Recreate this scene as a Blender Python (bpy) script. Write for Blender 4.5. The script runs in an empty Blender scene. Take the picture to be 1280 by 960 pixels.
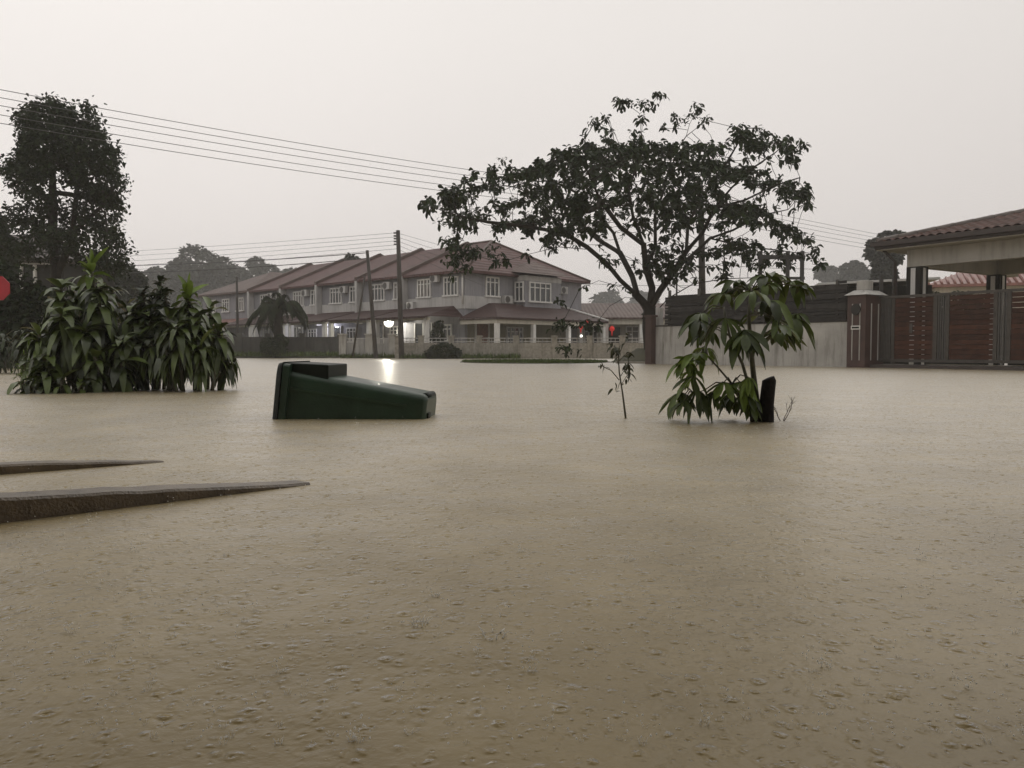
import bpy, bmesh, math, random
import numpy as np
from mathutils import Vector, Matrix

sc = bpy.context.scene
C = sc.collection
PI = math.pi
R = math.radians

# ------------------------------------------------------------------ camera
F = 1005.0            # focal length in photo pixels (1280 wide)
EYE = Vector((0, 0, 0.5))
PITCH = math.atan(43 / F)
cam = bpy.data.objects.new('camera', bpy.data.cameras.new('camera'))
C.objects.link(cam)
cam.location = EYE
cam.rotation_euler = (PI / 2 - PITCH, 0, 0)
cam.data.sensor_width = 36
cam.data.lens = F / 1280 * 36
cam.data.clip_start = 0.05
cam.data.clip_end = 5000
sc.camera = cam

# ------------------------------------------------------------------ world: overcast rain sky
w = bpy.data.worlds.new('World'); sc.world = w; w.use_nodes = True
nt = w.node_tree; nt.nodes.clear()
def N(tree, t, **kw):
    n = tree.nodes.new(t)
    for k, v in kw.items():
        setattr(n, k, v)
    return n
sky = N(nt, 'ShaderNodeTexSky'); sky.sky_type = 'NISHITA'; sky.sun_disc = False
sky.sun_elevation = R(48); sky.sun_rotation = R(-35); sky.dust_density = 6; sky.air_density = 1.5
hs = N(nt, 'ShaderNodeHueSaturation'); hs.inputs['Saturation'].default_value = 0.06; hs.inputs['Value'].default_value = 0.35
tc = N(nt, 'ShaderNodeTexCoord'); sep = N(nt, 'ShaderNodeSeparateXYZ')
rmp = N(nt, 'ShaderNodeValToRGB')
rmp.color_ramp.elements[0].position = 0.0; rmp.color_ramp.elements[0].color = (0.76, 0.705, 0.68, 1)
rmp.color_ramp.elements[1].position = 1.0; rmp.color_ramp.elements[1].color = (0.92, 0.90, 0.86, 1)
e = rmp.color_ramp.elements.new(0.35); e.color = (0.86, 0.815, 0.78, 1)
nz = N(nt, 'ShaderNodeTexNoise'); nz.inputs['Scale'].default_value = 1.3; nz.inputs['Detail'].default_value = 3
mul = N(nt, 'ShaderNodeMix', data_type='RGBA', blend_type='MULTIPLY'); mul.inputs[0].default_value = 0.14
sca = N(nt, 'ShaderNodeMix', data_type='RGBA', blend_type='MULTIPLY'); sca.inputs[0].default_value = 1
sca.inputs[7].default_value = (11.6, 11.6, 11.6, 1)
mx = N(nt, 'ShaderNodeMix', data_type='RGBA'); mx.inputs[0].default_value = 0.86
bg = N(nt, 'ShaderNodeBackground'); bg.inputs['Strength'].default_value = 0.106
out = N(nt, 'ShaderNodeOutputWorld')
L = nt.links.new
L(tc.outputs['Generated'], sep.inputs[0]); L(sep.outputs['Z'], rmp.inputs[0])
L(tc.outputs['Generated'], nz.inputs['Vector'])
L(rmp.outputs[0], mul.inputs[6]); L(nz.outputs['Fac'], mul.inputs[7])
sx = N(nt, 'ShaderNodeMapRange'); sx.inputs[1].default_value = -0.6; sx.inputs[2].default_value = 0.6; sx.inputs[3].default_value = 1.08; sx.inputs[4].default_value = 0.90
L(sep.outputs['X'], sx.inputs[0])
sm_ = N(nt, 'ShaderNodeVectorMath', operation='SCALE'); L(mul.outputs[2], sm_.inputs[0]); L(sx.outputs[0], sm_.inputs['Scale'])
L(sm_.outputs[0], sca.inputs[6])
L(sky.outputs[0], hs.inputs['Color'])
L(hs.outputs[0], mx.inputs[6]); L(sca.outputs[2], mx.inputs[7])
L(mx.outputs[2], bg.inputs[0]); L(bg.outputs[0], out.inputs[0])

sun = bpy.data.objects.new('sun', bpy.data.lights.new('sun', 'SUN')); C.objects.link(sun)
sun.data.energy = 0.5; sun.data.angle = R(40); sun.data.color = (1, 0.96, 0.9)
sun.rotation_euler = (R(-42), 0, R(-35)) 
sun.location = (0, 0, 60)

sc.view_settings.view_transform = 'Standard'
sc.view_settings.look = 'None'
sc.view_settings.exposure = 0.0
sc.view_settings.gamma = 1
sc.cycles.use_denoising = True
sc.cycles.volume_bounces = 1
sc.cycles.max_bounces = 6
sc.cycles.diffuse_bounces = 3
sc.cycles.sample_clamp_indirect = 4

# ------------------------------------------------------------------ pixel -> place
CP, SP = math.cos(PITCH), math.sin(PITCH)
def ray(px, py):
    x = (px - 640) / F; y = -(py - 480) / F
    return Vector((x, CP + y * SP, -SP + y * CP))
def at(px, py, Y):
    d = ray(px, py); return EYE + d * (Y / d.y)
def onz(px, py, z=0.0):
    d = ray(px, py); return EYE + d * ((z - EYE.z) / d.z)

# ------------------------------------------------------------------ materials
MATS = {}
def mat(name, col, rough=0.7, var=0.15, scale=4.0, island=0.0, spec=0.5, bump=0.0, bscale=20.0, metal=0.0,
        streak=0.0, trans=0.0, emit=None, estr=0.0, dark=(0.3, 0.28, 0.25)):
    if name in MATS: return MATS[name]
    m = bpy.data.materials.new(name); m.use_nodes = True
    t = m.node_tree; t.nodes.clear()
    o = N(t, 'ShaderNodeOutputMaterial'); b = N(t, 'ShaderNodeBsdfPrincipled')
    b.inputs['Roughness'].default_value = rough; b.inputs['Metallic'].default_value = metal
    b.inputs['Specular IOR Level'].default_value = spec
    lk = t.links.new
    co = N(t, 'ShaderNodeTexCoord')
    n = N(t, 'ShaderNodeTexNoise'); n.inputs['Scale'].default_value = scale; n.inputs['Detail'].default_value = 6
    lk(co.outputs['Object'], n.inputs['Vector'])
    mr = N(t, 'ShaderNodeMapRange'); mr.inputs[1].default_value = 0.3; mr.inputs[2].default_value = 0.7
    mr.inputs[3].default_value = 1 - var; mr.inputs[4].default_value = 1 + var
    lk(n.outputs['Fac'], mr.inputs[0])
    val = mr.outputs[0]
    if island > 0:
        g = N(t, 'ShaderNodeNewGeometry')
        mi = N(t, 'ShaderNodeMapRange'); mi.inputs[3].default_value = 1 - island; mi.inputs[4].default_value = 1 + island
        lk(g.outputs['Random Per Island'], mi.inputs[0])
        mm = N(t, 'ShaderNodeMath', operation='MULTIPLY'); lk(val, mm.inputs[0]); lk(mi.outputs[0], mm.inputs[1]); val = mm.outputs[0]
    h = N(t, 'ShaderNodeHueSaturation'); h.inputs['Color'].default_value = (*col, 1)
    lk(val, h.inputs['Value'])
    colout = h.outputs[0]
    if streak > 0:      # rain streaks and grime running down
        mp = N(t, 'ShaderNodeMapping'); mp.inputs['Scale'].default_value = (5, 5, 0.5)
        lk(co.outputs['Object'], mp.inputs[0])
        n2 = N(t, 'ShaderNodeTexNoise'); n2.inputs['Scale'].default_value = 1.0; n2.inputs['Detail'].default_value = 8; n2.inputs['Roughness'].default_value = 0.7
        lk(mp.outputs[0], n2.inputs['Vector'])
        m2 = N(t, 'ShaderNodeMapRange'); m2.inputs[1].default_value = 0.48; m2.inputs[2].default_value = 0.72; m2.inputs[3].default_value = 0; m2.inputs[4].default_value = streak
        lk(n2.outputs['Fac'], m2.inputs[0])
        mxx = N(t, 'ShaderNodeMix', data_type='RGBA', blend_type='MULTIPLY'); lk(m2.outputs[0], mxx.inputs[0]); lk(colout, mxx.inputs[6])
        mxx.inputs[7].default_value = (*dark, 1); colout = mxx.outputs[2]
    lk(colout, b.inputs['Base Color'])
    if bump > 0:
        nb = N(t, 'ShaderNodeTexNoise'); nb.inputs['Scale'].default_value = bscale; nb.inputs['Detail'].default_value = 5
        lk(co.outputs['Object'], nb.inputs['Vector'])
        bp = N(t, 'ShaderNodeBump'); bp.inputs['Strength'].default_value = 0.7; bp.inputs['Distance'].default_value = bump
        lk(nb.outputs['Fac'], bp.inputs['Height']); lk(bp.outputs[0], b.inputs['Normal'])
    if emit is not None:
        b.inputs['Emission Color'].default_value = (*emit, 1); b.inputs['Emission Strength'].default_value = estr
    if trans > 0:
        tr = N(t, 'ShaderNodeBsdfTranslucent'); lk(colout, tr.inputs[0])
        ms = N(t, 'ShaderNodeMixShader'); ms.inputs[0].default_value = trans
        lk(b.outputs[0], ms.inputs[1]); lk(tr.outputs[0], ms.inputs[2]); lk(ms.outputs[0], o.inputs[0])
    else:
        lk(b.outputs[0], o.inputs[0])
    MATS[name] = m
    return m

M_leaf_dark = mat('tree leaf', (0.019, 0.030, 0.011), 0.6, 0.25, 0.6, island=0.5, spec=0.12, trans=0.15)
M_leaf_left = mat('dense tree leaf', (0.018, 0.027, 0.011), 0.65, 0.25, 0.7, island=0.4, spec=0.1, trans=0.12)
M_leaf_far = mat('far leaf', (0.026, 0.031, 0.020), 0.7, 0.3, 0.3, island=0.4, spec=0.1)
M_bark = mat('bark', (0.022, 0.018, 0.014), 0.9, 0.35, 6, bump=0.03, bscale=9, spec=0.2)
M_drac = mat('broad strap leaf', (0.052, 0.072, 0.016), 0.36, 0.3, 9, island=0.75, spec=0.42, trans=0.08)
M_drac_young = mat('young strap leaf', (0.105, 0.155, 0.024), 0.42, 0.25, 9, island=0.4, spec=0.25, trans=0.3)
M_drac_dark = mat('small dark leaf', (0.020, 0.029, 0.009), 0.45, 0.25, 9, island=0.5, spec=0.3, trans=0.1)
M_palm_leaf = mat('palmate leaf', (0.058, 0.080, 0.018), 0.36, 0.35, 14, island=0.65, spec=0.25, trans=0.2)
M_palm_bright = mat('bright palmate leaf', (0.125, 0.18, 0.03), 0.4, 0.3, 14, island=0.5, spec=0.25, trans=0.25)
M_stem = mat('green stem', (0.06, 0.055, 0.03), 0.6, 0.3, 30)
M_grass = mat('wet grass', (0.065, 0.095, 0.024), 0.7, 0.3, 3, island=0.5, spec=0.2, trans=0.15)
M_soil = mat('wet ground', (0.075, 0.072, 0.045), 0.9, 0.35, 1.2, bump=0.03)
M_conc = mat('wet concrete', (0.27, 0.25, 0.215), 0.6, 0.25, 7, streak=0.7, bump=0.004, bscale=90)
M_kerb = mat('wet kerb concrete', (0.13, 0.10, 0.068), 0.4, 0.35, 16, streak=0.4, bump=0.006, bscale=110)
M_wallconc = mat('grey rendered wall', (0.36, 0.35, 0.33), 0.75, 0.2, 1.2, streak=0.9, bump=0.01, bscale=8)
M_plaster = mat('grey plaster', (0.235, 0.232, 0.25), 0.8, 0.12, 0.8, streak=0.45)
M_plaster_b = mat('lilac plaster', (0.215, 0.212, 0.23), 0.8, 0.12, 0.8, streak=0.5)
M_band = mat('pale plaster', (0.43, 0.42, 0.41), 0.8, 0.12, 0.8, streak=0.5)
M_white = mat('white paint', (0.62, 0.61, 0.59), 0.55, 0.08, 2, streak=0.35)
M_cream = mat('cream plaster', (0.46, 0.43, 0.37), 0.75, 0.1, 0.8, streak=0.4)
M_olive = mat('olive wall', (0.26, 0.24, 0.17), 0.8, 0.12, 0.9, streak=0.4)
M_glass = mat('window glass', (0.03, 0.034, 0.038), 0.08, 0.3, 1.0, spec=0.6)
M_wood = mat('brown wood', (0.19, 0.075, 0.04), 0.45, 0.3, 8, streak=0.4)
M_slat = mat('gate slat wood', (0.044, 0.016, 0.009), 0.5, 0.35, 5, island=0.3, spec=0.2)
M_steel = mat('gate steel', (0.062, 0.056, 0.050), 0.5, 0.2, 8, metal=0.6)
M_darksteel = mat('dark steel', (0.05, 0.046, 0.042), 0.5, 0.2, 8)
M_pillar = mat('brown pillar paint', (0.055, 0.030, 0.025), 0.65, 0.2, 4, streak=0.4)
M_darkfence = mat('blackened boards', (0.022, 0.020, 0.019), 0.8, 0.4, 5, island=0.35, streak=0.5)
M_pole = mat('wet timber pole', (0.038, 0.032, 0.028), 0.8, 0.3, 4)
M_wire = mat('cable', (0.07, 0.07, 0.07), 0.6, 0.05)
M_bin = mat('green bin plastic', (0.021, 0.044, 0.026), 0.36, 0.3, 5, spec=0.4, bump=0.002, bscale=60, streak=0.4)
M_binblack = mat('black bin plastic', (0.005, 0.009, 0.006), 0.5, 0.2, 9, spec=0.2)
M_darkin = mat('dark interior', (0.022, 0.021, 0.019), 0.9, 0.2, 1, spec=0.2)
M_red = mat('red sign', (0.30, 0.008, 0.018), 0.6, 0.1, 5)
M_redl = mat('red lantern', (0.6, 0.02, 0.015), 0.5, 0.15, 12, emit=(1, 0.03, 0.03), estr=0.2)
M_fascia = mat('dark fascia', (0.040, 0.030, 0.027), 0.6, 0.2, 3)
M_soffit = mat('grey beam plaster', (0.40, 0.38, 0.34), 0.8, 0.12, 0.7, streak=0.45)
M_tin = mat('pale sheet', (0.55, 0.54, 0.52), 0.5, 0.1, 2)

def tile_mat(name, col, bands, dirn=0):
    m = bpy.data.materials.new(name); m.use_nodes = True
    t = m.node_tree; b = t.nodes['Principled BSDF']; lk = t.links.new
    b.inputs['Roughness'].default_value = 0.6; b.inputs['Specular IOR Level'].default_value = 0.25
    co = N(t, 'ShaderNodeTexCoord')
    n = N(t, 'ShaderNodeTexNoise'); n.inputs['Scale'].default_value = 1.1; n.inputs['Detail'].default_value = 8; n.inputs['Roughness'].default_value = 0.75
    lk(co.outputs['Object'], n.inputs['Vector'])
    rp = N(t, 'ShaderNodeValToRGB')
    rp.color_ramp.elements[0].position = 0.3; rp.color_ramp.elements[0].color = (*[c * 0.62 for c in col], 1)
    rp.color_ramp.elements[1].position = 0.72; rp.color_ramp.elements[1].color = (*[c * 1.25 + 0.006 for c in col], 1)
    lk(n.outputs['Fac'], rp.inputs[0]); lk(rp.outputs[0], b.inputs['Base Color'])
    wx = N(t, 'ShaderNodeTexWave'); wx.bands_direction = 'X'; wx.inputs['Scale'].default_value = bands; wx.wave_profile = 'SIN'
    wy = N(t, 'ShaderNodeTexWave'); wy.bands_direction = 'Y'; wy.inputs['Scale'].default_value = bands * 0.8; wy.wave_profile = 'SAW'
    lk(co.outputs['Object'], wx.inputs[0]); lk(co.outputs['Object'], wy.inputs[0])
    ad = N(t, 'ShaderNodeMath', operation='ADD'); lk(wx.outputs['Fac'], ad.inputs[0]); lk(wy.outputs['Fac'], ad.inputs[1])
    bp = N(t, 'ShaderNodeBump'); bp.inputs['Strength'].default_value = 1; bp.inputs['Distance'].default_value = 0.03
    lk(ad.outputs[0], bp.inputs['Height']); lk(bp.outputs[0], b.inputs['Normal'])
    return m
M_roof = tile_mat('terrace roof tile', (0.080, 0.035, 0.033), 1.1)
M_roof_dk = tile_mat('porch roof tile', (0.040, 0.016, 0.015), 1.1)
M_roof_grey = tile_mat('greyed roof tile', (0.10, 0.068, 0.06), 1.1)
M_roof_red = mat('red pantile', (0.20, 0.088, 0.074), 0.5, 0.25, 3)
M_roof_brown = mat('brown pantile', (0.068, 0.034, 0.027), 0.7, 0.4, 3, spec=0.12)
M_hipcap = mat('hip cap tile', (0.09, 0.07, 0.06), 0.5, 0.25, 4)

# ------------------------------------------------------------------ mesh builder
class MB:
    def __init__(s): s.v = []; s.f = []; s.smooth = []
    def add(s, vs, fs, sm=False):
        o = len(s.v); s.v += [tuple(v) for v in vs]; s.f += [tuple(i + o for i in f) for f in fs]; s.smooth += [sm] * len(fs); return s
    def box(s, x0, x1, y0, y1, z0, z1):
        vs = [(x, y, z) for z in (z0, z1) for y in (y0, y1) for x in (x0, x1)]
        return s.add(vs, [(0, 2, 3, 1), (4, 5, 7, 6), (0, 1, 5, 4), (2, 6, 7, 3), (0, 4, 6, 2), (1, 3, 7, 5)])
    def hexa(s, bot, top):
        return s.add(list(bot) + list(top), [(3, 2, 1, 0), (4, 5, 6, 7), (0, 1, 5, 4), (1, 2, 6, 5), (2, 3, 7, 6), (3, 0, 4, 7)])
    def slab(s, quad, t):           # thick quad, thickened downward
        q = [Vector(p) for p in quad]; return s.hexa([p - Vector((0, 0, t)) for p in q], q)
    def bar(s, a, b, wd, hd=None):  # rectangular bar from a to b
        a = Vector(a); b = Vector(b); hd = hd or wd
        d = (b - a).normalized(); up = Vector((0, 0, 1)) if abs(d.z) < 0.95 else Vector((0, 1, 0))
        sd = d.cross(up).normalized(); up = sd.cross(d)
        r = lambda p: [p - sd * wd / 2 - up * hd / 2, p + sd * wd / 2 - up * hd / 2, p + sd * wd / 2 + up * hd / 2, p - sd * wd / 2 + up * hd / 2]
        return s.hexa(r(a), r(b))
    def tube(s, pts, rads, n=8, cap=True):
        pts = [Vector(p) for p in pts]
        if not hasattr(rads, '__len__'): rads = [rads] * len(pts)
        o = len(s.v); prev = None
        for i, p in enumerate(pts):
            d = (pts[min(i + 1, len(pts) - 1)] - pts[max(i - 1, 0)])
            d = d.normalized() if d.length > 1e-9 else Vector((0, 0, 1))
            if prev is None:
                a = d.orthogonal().normalized()
            else:
                a = (prev - d * prev.dot(d)); a = a.normalized() if a.length > 1e-6 else d.orthogonal().normalized()
            prev = a; b = d.cross(a)
            for k in range(n):
                q = p + (a * math.cos(2 * PI * k / n) + b * math.sin(2 * PI * k / n)) * rads[i]
                s.v.append(tuple(q))
        for i in range(len(pts) - 1):
            for k in range(n):
                s.f.append((o + i * n + k, o + i * n + (k + 1) % n, o + (i + 1) * n + (k + 1) % n, o + (i + 1) * n + k)); s.smooth.append(True)
        if cap:
            s.f.append(tuple(o + k for k in reversed(range(n)))); s.smooth.append(False)
            s.f.append(tuple(o + (len(pts) - 1) * n + k for k in range(n))); s.smooth.append(False)
        return s
    def lathe(s, c, prof, n=14):
        c = Vector(c); o = len(s.v)
        for (r, z) in prof:
            for k in range(n): s.v.append((c.x + r * math.cos(2 * PI * k / n), c.y + r * math.sin(2 * PI * k / n), c.z + z))
        for i in range(len(prof) - 1):
            for k in range(n): s.f.append((o + i * n + k, o + i * n + (k + 1) % n, o + (i + 1) * n + (k + 1) % n, o + (i + 1) * n + k)); s.smooth.append(True)
        s.f.append(tuple(o + k for k in reversed(range(n)))); s.smooth.append(False)
        s.f.append(tuple(o + (len(prof) - 1) * n + k for k in range(n))); s.smooth.append(False)
        return s
    def build(s, name, m, parent=None, bevel=0.0):
        me = bpy.data.meshes.new(name); me.from_pydata(s.v, [], s.f)
        me.polygons.foreach_set('use_smooth', s.smooth); me.materials.append(m); me.update()
        o = bpy.data.objects.new(name, me); C.objects.link(o)
        if parent is not None: o.parent = parent
        if bevel > 0:
            b = o.modifiers.new('bevel', 'BEVEL'); b.width = bevel; b.segments = 2; b.limit_method = 'ANGLE'; b.angle_limit = R(40)
        return o

def np_build(name, V, Fq, m, parent=None, smooth=True):
    me = bpy.data.meshes.new(name)
    nf = len(Fq); k = Fq.shape[1]
    me.vertices.add(len(V)); me.vertices.foreach_set('co', V.astype(np.float32).ravel())
    me.loops.add(nf * k); me.loops.foreach_set('vertex_index', Fq.astype(np.int32).ravel())
    me.polygons.add(nf); me.polygons.foreach_set('loop_start', np.arange(0, nf * k, k, dtype=np.int32))
    me.polygons.foreach_set('use_smooth', np.full(nf, smooth))
    me.materials.append(m); me.update(calc_edges=True); me.validate()
    o = bpy.data.objects.new(name, me); C.objects.link(o)
    if parent is not None: o.parent = parent
    return o

def thing(name, label, cat, loc=(0, 0, 0), rz=0, group=None):
    o = bpy.data.objects.new(name, None); C.objects.link(o)
    o.location = loc; o.rotation_euler = (0, 0, rz); o['label'] = label; o['category'] = cat
    o.empty_display_size = 0.3
    if group: o['group'] = group
    return o
def tag(o, label, cat, group=None):
    o['label'] = label; o['category'] = cat
    if group: o['group'] = group
    return o
def struct(o, kind='structure'):
    o['kind'] = kind; return o
def copy_tree(o, parent=None):
    c = o.copy(); C.objects.link(c)
    if parent is not None: c.parent = parent
    for ch in list(o.children): copy_tree(ch, c)
    return c

# leaves: vectorised strips, B base, D direction, all (n,3)
OBOV = ((0, 0.12), (0.3, 0.55), (0.62, 1.0), (0.85, 0.75), (1, 0.1))
LANC = ((0, 0.35), (0.2, 0.85), (0.45, 1.0), (0.75, 0.7), (1, 0.05))
SIMP = ((0, 0.25), (0.5, 1.0), (1, 0.1))
def leaves(B, D, Ln, Wd, droop, prof=OBOV, fold=0.18, roll=0.5, seed=0, curl=None):
    rs = np.random.RandomState(seed)
    B = np.asarray(B, float); D = np.asarray(D, float); n = len(B)
    D = D / (np.linalg.norm(D, axis=1, keepdims=True) + 1e-9)
    Ln = np.broadcast_to(np.asarray(Ln, float), (n,)); Wd = np.broadcast_to(np.asarray(Wd, float), (n,))
    droop = np.broadcast_to(np.asarray(droop, float), (n,))
    up = np.tile([0, 0, 1.0], (n, 1)) + rs.normal(0, roll, (n, 3))
    S = np.cross(D, up); S /= (np.linalg.norm(S, axis=1, keepdims=True) + 1e-9)
    U = np.cross(S, D)
    V = []
    for (t, wv) in prof:
        p = B + D * (Ln * t)[:, None]
        dz = droop * Ln * t * t
        p = p - np.stack([0 * dz, 0 * dz, dz], 1)
        # shorten outward run so length is kept roughly
        p = p - D * (Ln * t * t * np.minimum(droop, 1.2) * 0.28)[:, None]
        hw = (Wd * wv * 0.5)[:, None]
        V += [p - S * hw + U * hw * fold, p - U * hw * fold, p + S * hw + U * hw * fold]
    k = len(prof)
    V = np.stack(V, 1).reshape(n * k * 3, 3)
    base = (np.arange(n) * k * 3)[:, None]
    q = []
    for i in range(k - 1):
        for j in (0, 1):
            q.append([i * 3 + j, i * 3 + j + 1, (i + 1) * 3 + j + 1, (i + 1) * 3 + j])
    q = np.array(q).reshape(1, -1)
    Fq = (base + q).reshape(-1, 4)
    return V, Fq
def join(parts):
    Vs, Fs, o = [], [], 0
    for V, Fq in parts:
        Vs.append(V); Fs.append(Fq + o); o += len(V)
    return np.concatenate(Vs), np.concatenate(Fs)
def sph(n, rs):
    d = rs.normal(0, 1, (n, 3)); return d / np.linalg.norm(d, axis=1, keepdims=True)

# ------------------------------------------------------------------ ground, flood water, haze
def ground_h(X, Y):
    # street under water; the far verge before the terrace rises just above it
    z = np.full(X.shape, -0.5)
    bank = np.clip((Y - (46.0 + 0.0 * X)) / 2.0, 0, 1)
    z = np.maximum(z, -0.5 + bank * 0.62)
    return z
xs = np.concatenate([np.linspace(-1400, -70, 14), np.linspace(-60, 60, 61), np.linspace(70, 1400, 14)])
ys = np.concatenate([np.linspace(-200, -10, 8), np.linspace(0, 80, 81), np.linspace(90, 1600, 20)])
XX, YY = np.meshgrid(xs, ys); ZZ = ground_h(XX, YY)
nx = len(xs); idx = np.arange(len(xs) * len(ys)).reshape(len(ys), nx)
Fg = np.stack([idx[:-1, :-1], idx[:-1, 1:], idx[1:, 1:], idx[1:, :-1]], -1).reshape(-1, 4)
struct(np_build('ground', np.stack([XX, YY, ZZ], -1).reshape(-1, 3), Fg, M_soil))

def water_material():
    m = bpy.data.materials.new('muddy flood water'); m.use_nodes = True
    t = m.node_tree; t.nodes.clear(); lk = t.links.new
    # silt lights the water from within (smooth), the rippled surface only mirrors
    b = N(t, 'ShaderNodeBsdfDiffuse'); gl = N(t, 'ShaderNodeBsdfGlossy'); gl.inputs['Roughness'].default_value = 0.30
    fr = N(t, 'ShaderNodeFresnel'); fr.inputs['IOR'].default_value = 1.33
    ms = N(t, 'ShaderNodeMixShader'); wo = N(t, 'ShaderNodeOutputMaterial')
    lk(fr.outputs[0], ms.inputs[0]); lk(b.outputs[0], ms.inputs[1]); lk(gl.outputs[0], ms.inputs[2]); lk(ms.outputs[0], wo.inputs[0])
    co = N(t, 'ShaderNodeTexCoord')
    # silt clouds
    n = N(t, 'ShaderNodeTexNoise'); n.inputs['Scale'].default_value = 1.7; n.inputs['Detail'].default_value = 6; n.inputs['Roughness'].default_value = 0.62
    lk(co.outputs['Object'], n.inputs['Vector'])
    rp = N(t, 'ShaderNodeValToRGB')
    rp.color_ramp.elements[0].position = 0.35; rp.color_ramp.elements[0].color = (0.262, 0.196, 0.086, 1)
    rp.color_ramp.elements[1].position = 0.68; rp.color_ramp.elements[1].color = (0.392, 0.306, 0.158, 1)
    lk(n.outputs['Fac'], rp.inputs[0]); lk(rp.outputs[0], b.inputs['Color'])
    def math_(op, a, bb=None):
        x = N(t, 'ShaderNodeMath', operation=op)
        for i, vv in enumerate((a, bb)):
            if vv is None: continue
            if isinstance(vv, (int, float)): x.inputs[i].default_value = vv
            else: lk(vv, x.inputs[i])
        return x.outputs[0]
    # wind chop
    mp = N(t, 'ShaderNodeMapping'); mp.inputs['Scale'].default_value = (0.9, 1.15, 1); lk(co.outputs['Object'], mp.inputs[0])
    w1 = N(t, 'ShaderNodeTexNoise'); w1.inputs['Scale'].default_value = 9; w1.inputs['Detail'].default_value = 5; w1.inputs['Roughness'].default_value = 0.62
    lk(mp.outputs[0], w1.inputs['Vector'])
    w2 = N(t, 'ShaderNodeTexNoise'); w2.inputs['Scale'].default_value = 1.6; w2.inputs['Detail'].default_value = 2
    lk(mp.outputs[0], w2.inputs['Vector'])
    h = math_('ADD', math_('MULTIPLY', w1.outputs['Fac'], 0.009), math_('MULTIPLY', w2.outputs['Fac'], 0.026))
    # rain drops: pit with fading rings round each cell's point
    wn = N(t, 'ShaderNodeTexNoise'); wn.inputs['Scale'].default_value = 38; wn.inputs['Detail'].default_value = 3; lk(co.outputs['Object'], wn.inputs['Vector'])
    ws = N(t, 'ShaderNodeVectorMath', operation='SUBTRACT'); lk(wn.outputs['Color'], ws.inputs[0]); ws.inputs[1].default_value = (0.5, 0.5, 0.5)
    wm = N(t, 'ShaderNodeVectorMath', operation='SCALE'); lk(ws.outputs[0], wm.inputs[0]); wm.inputs['Scale'].default_value = 0.02
    wv = N(t, 'ShaderNodeVectorMath', operation='ADD'); lk(co.outputs['Object'], wv.inputs[0]); lk(wm.outputs[0], wv.inputs[1])
    for (s, amp, k, a, thr) in ((6.5, 0.0062, 34, 18, 0.55), (12.0, 0.0070, 22, 11, 0.3), (24.0, 0.0042, 13, 8, 0.3), (45.0, 0.0024, 9, 6, 0.3)):
        vo = N(t, 'ShaderNodeTexVoronoi'); vo.voronoi_dimensions = '2D'; vo.inputs['Scale'].default_value = s; vo.inputs['Randomness'].default_value = 1
        lk(wv.outputs[0], vo.inputs['Vector'])
        sp = N(t, 'ShaderNodeSeparateXYZ'); lk(vo.outputs['Color'], sp.inputs[0])
        on = math_('GREATER_THAN', sp.outputs['X'], thr)
        ph = math_('MULTIPLY', sp.outputs['Y'], 3.0)
        ring = math_('MULTIPLY', math_('COSINE', math_('ADD', math_('MULTIPLY', vo.outputs['Distance'], k), ph)),
                     math_('EXPONENT', math_('MULTIPLY', vo.outputs['Distance'], -a)))
        ring = math_('MULTIPLY', math_('MULTIPLY', ring, on), math_('MULTIPLY', math_('ADD', sp.outputs['Z'], 0.3), -amp))
        h = math_('ADD', h, ring)
    bp = N(t, 'ShaderNodeBump'); bp.inputs['Strength'].default_value = 1; bp.inputs['Distance'].default_value = 1.0
    lk(h, bp.inputs['Height']); lk(bp.outputs[0], gl.inputs['Normal']); lk(bp.outputs[0], fr.inputs['Normal'])
    bd = N(t, 'ShaderNodeBump'); bd.inputs['Strength'].default_value = 0.42; bd.inputs['Distance'].default_value = 1.0
    lk(h, bd.inputs['Height']); lk(bd.outputs[0], b.inputs['Normal'])
    return m
M_water = water_material()
mb = MB(); mb.add([(-1400, -200, 0), (1400, -200, 0), (1400, 1500, 0), (-1400, 1500, 0)], [(0, 1, 2, 3)])
struct(mb.build('flood_water', M_water))

hz = MB().box(-1450, 1450, -250, 1650, -2, 40)
ho = hz.build('haze', M_wire); ho['kind'] = 'stuff'
hm = bpy.data.materials.new('rain haze'); hm.use_nodes = True; hm.node_tree.nodes.clear()
pv = N(hm.node_tree, 'ShaderNodeVolumePrincipled'); pv.inputs['Density'].default_value = 0.0012; pv.inputs['Color'].default_value = (0.95, 0.94, 0.93, 1)
pv.inputs['Anisotropy'].default_value = 0.15
hout = N(hm.node_tree, 'ShaderNodeOutputMaterial'); hm.node_tree.links.new(pv.outputs[0], hout.inputs['Volume'])
ho.data.materials[0] = hm

# unseen roof, walls and posts added round the camera to shade the nearest water
pf = MB(); pf.box(-9, 9, -6, 2.2, 2.95, 3.1).box(-9, 9, -6.3, -6.003, -0.6, 7.2).box(-9, 9, -0.7, -0.5, 3.103, 8.5)
for x in (-4.2, 4.2): pf.box(x - .18, x + .18, -.2, 0.16, -0.6, 2.947)
struct(pf.build('added_shade_blocker', mat('shade blocker grey', (0.12, 0.115, 0.10), 0.9)))

# ------------------------------------------------------------------ space colonisation trees
def in_poly(px, py, poly):
    n = len(poly); c = np.zeros(len(px), bool); j = n - 1
    for i in range(n):
        xi, yi = poly[i]; xj, yj = poly[j]
        m = ((yi > py) != (yj > py)) & (px < (xj - xi) * (py - yi) / (yj - yi + 1e-12) + xi)
        c ^= m; j = i
    return c
def at_np(px, py, Y):
    x = (px - 640) / F; y = -(py - 480) / F
    d = np.stack([x, CP + y * SP, -SP + y * CP], 1)
    return np.array(EYE) + d * (Y / d[:, 1])[:, None]

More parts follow.
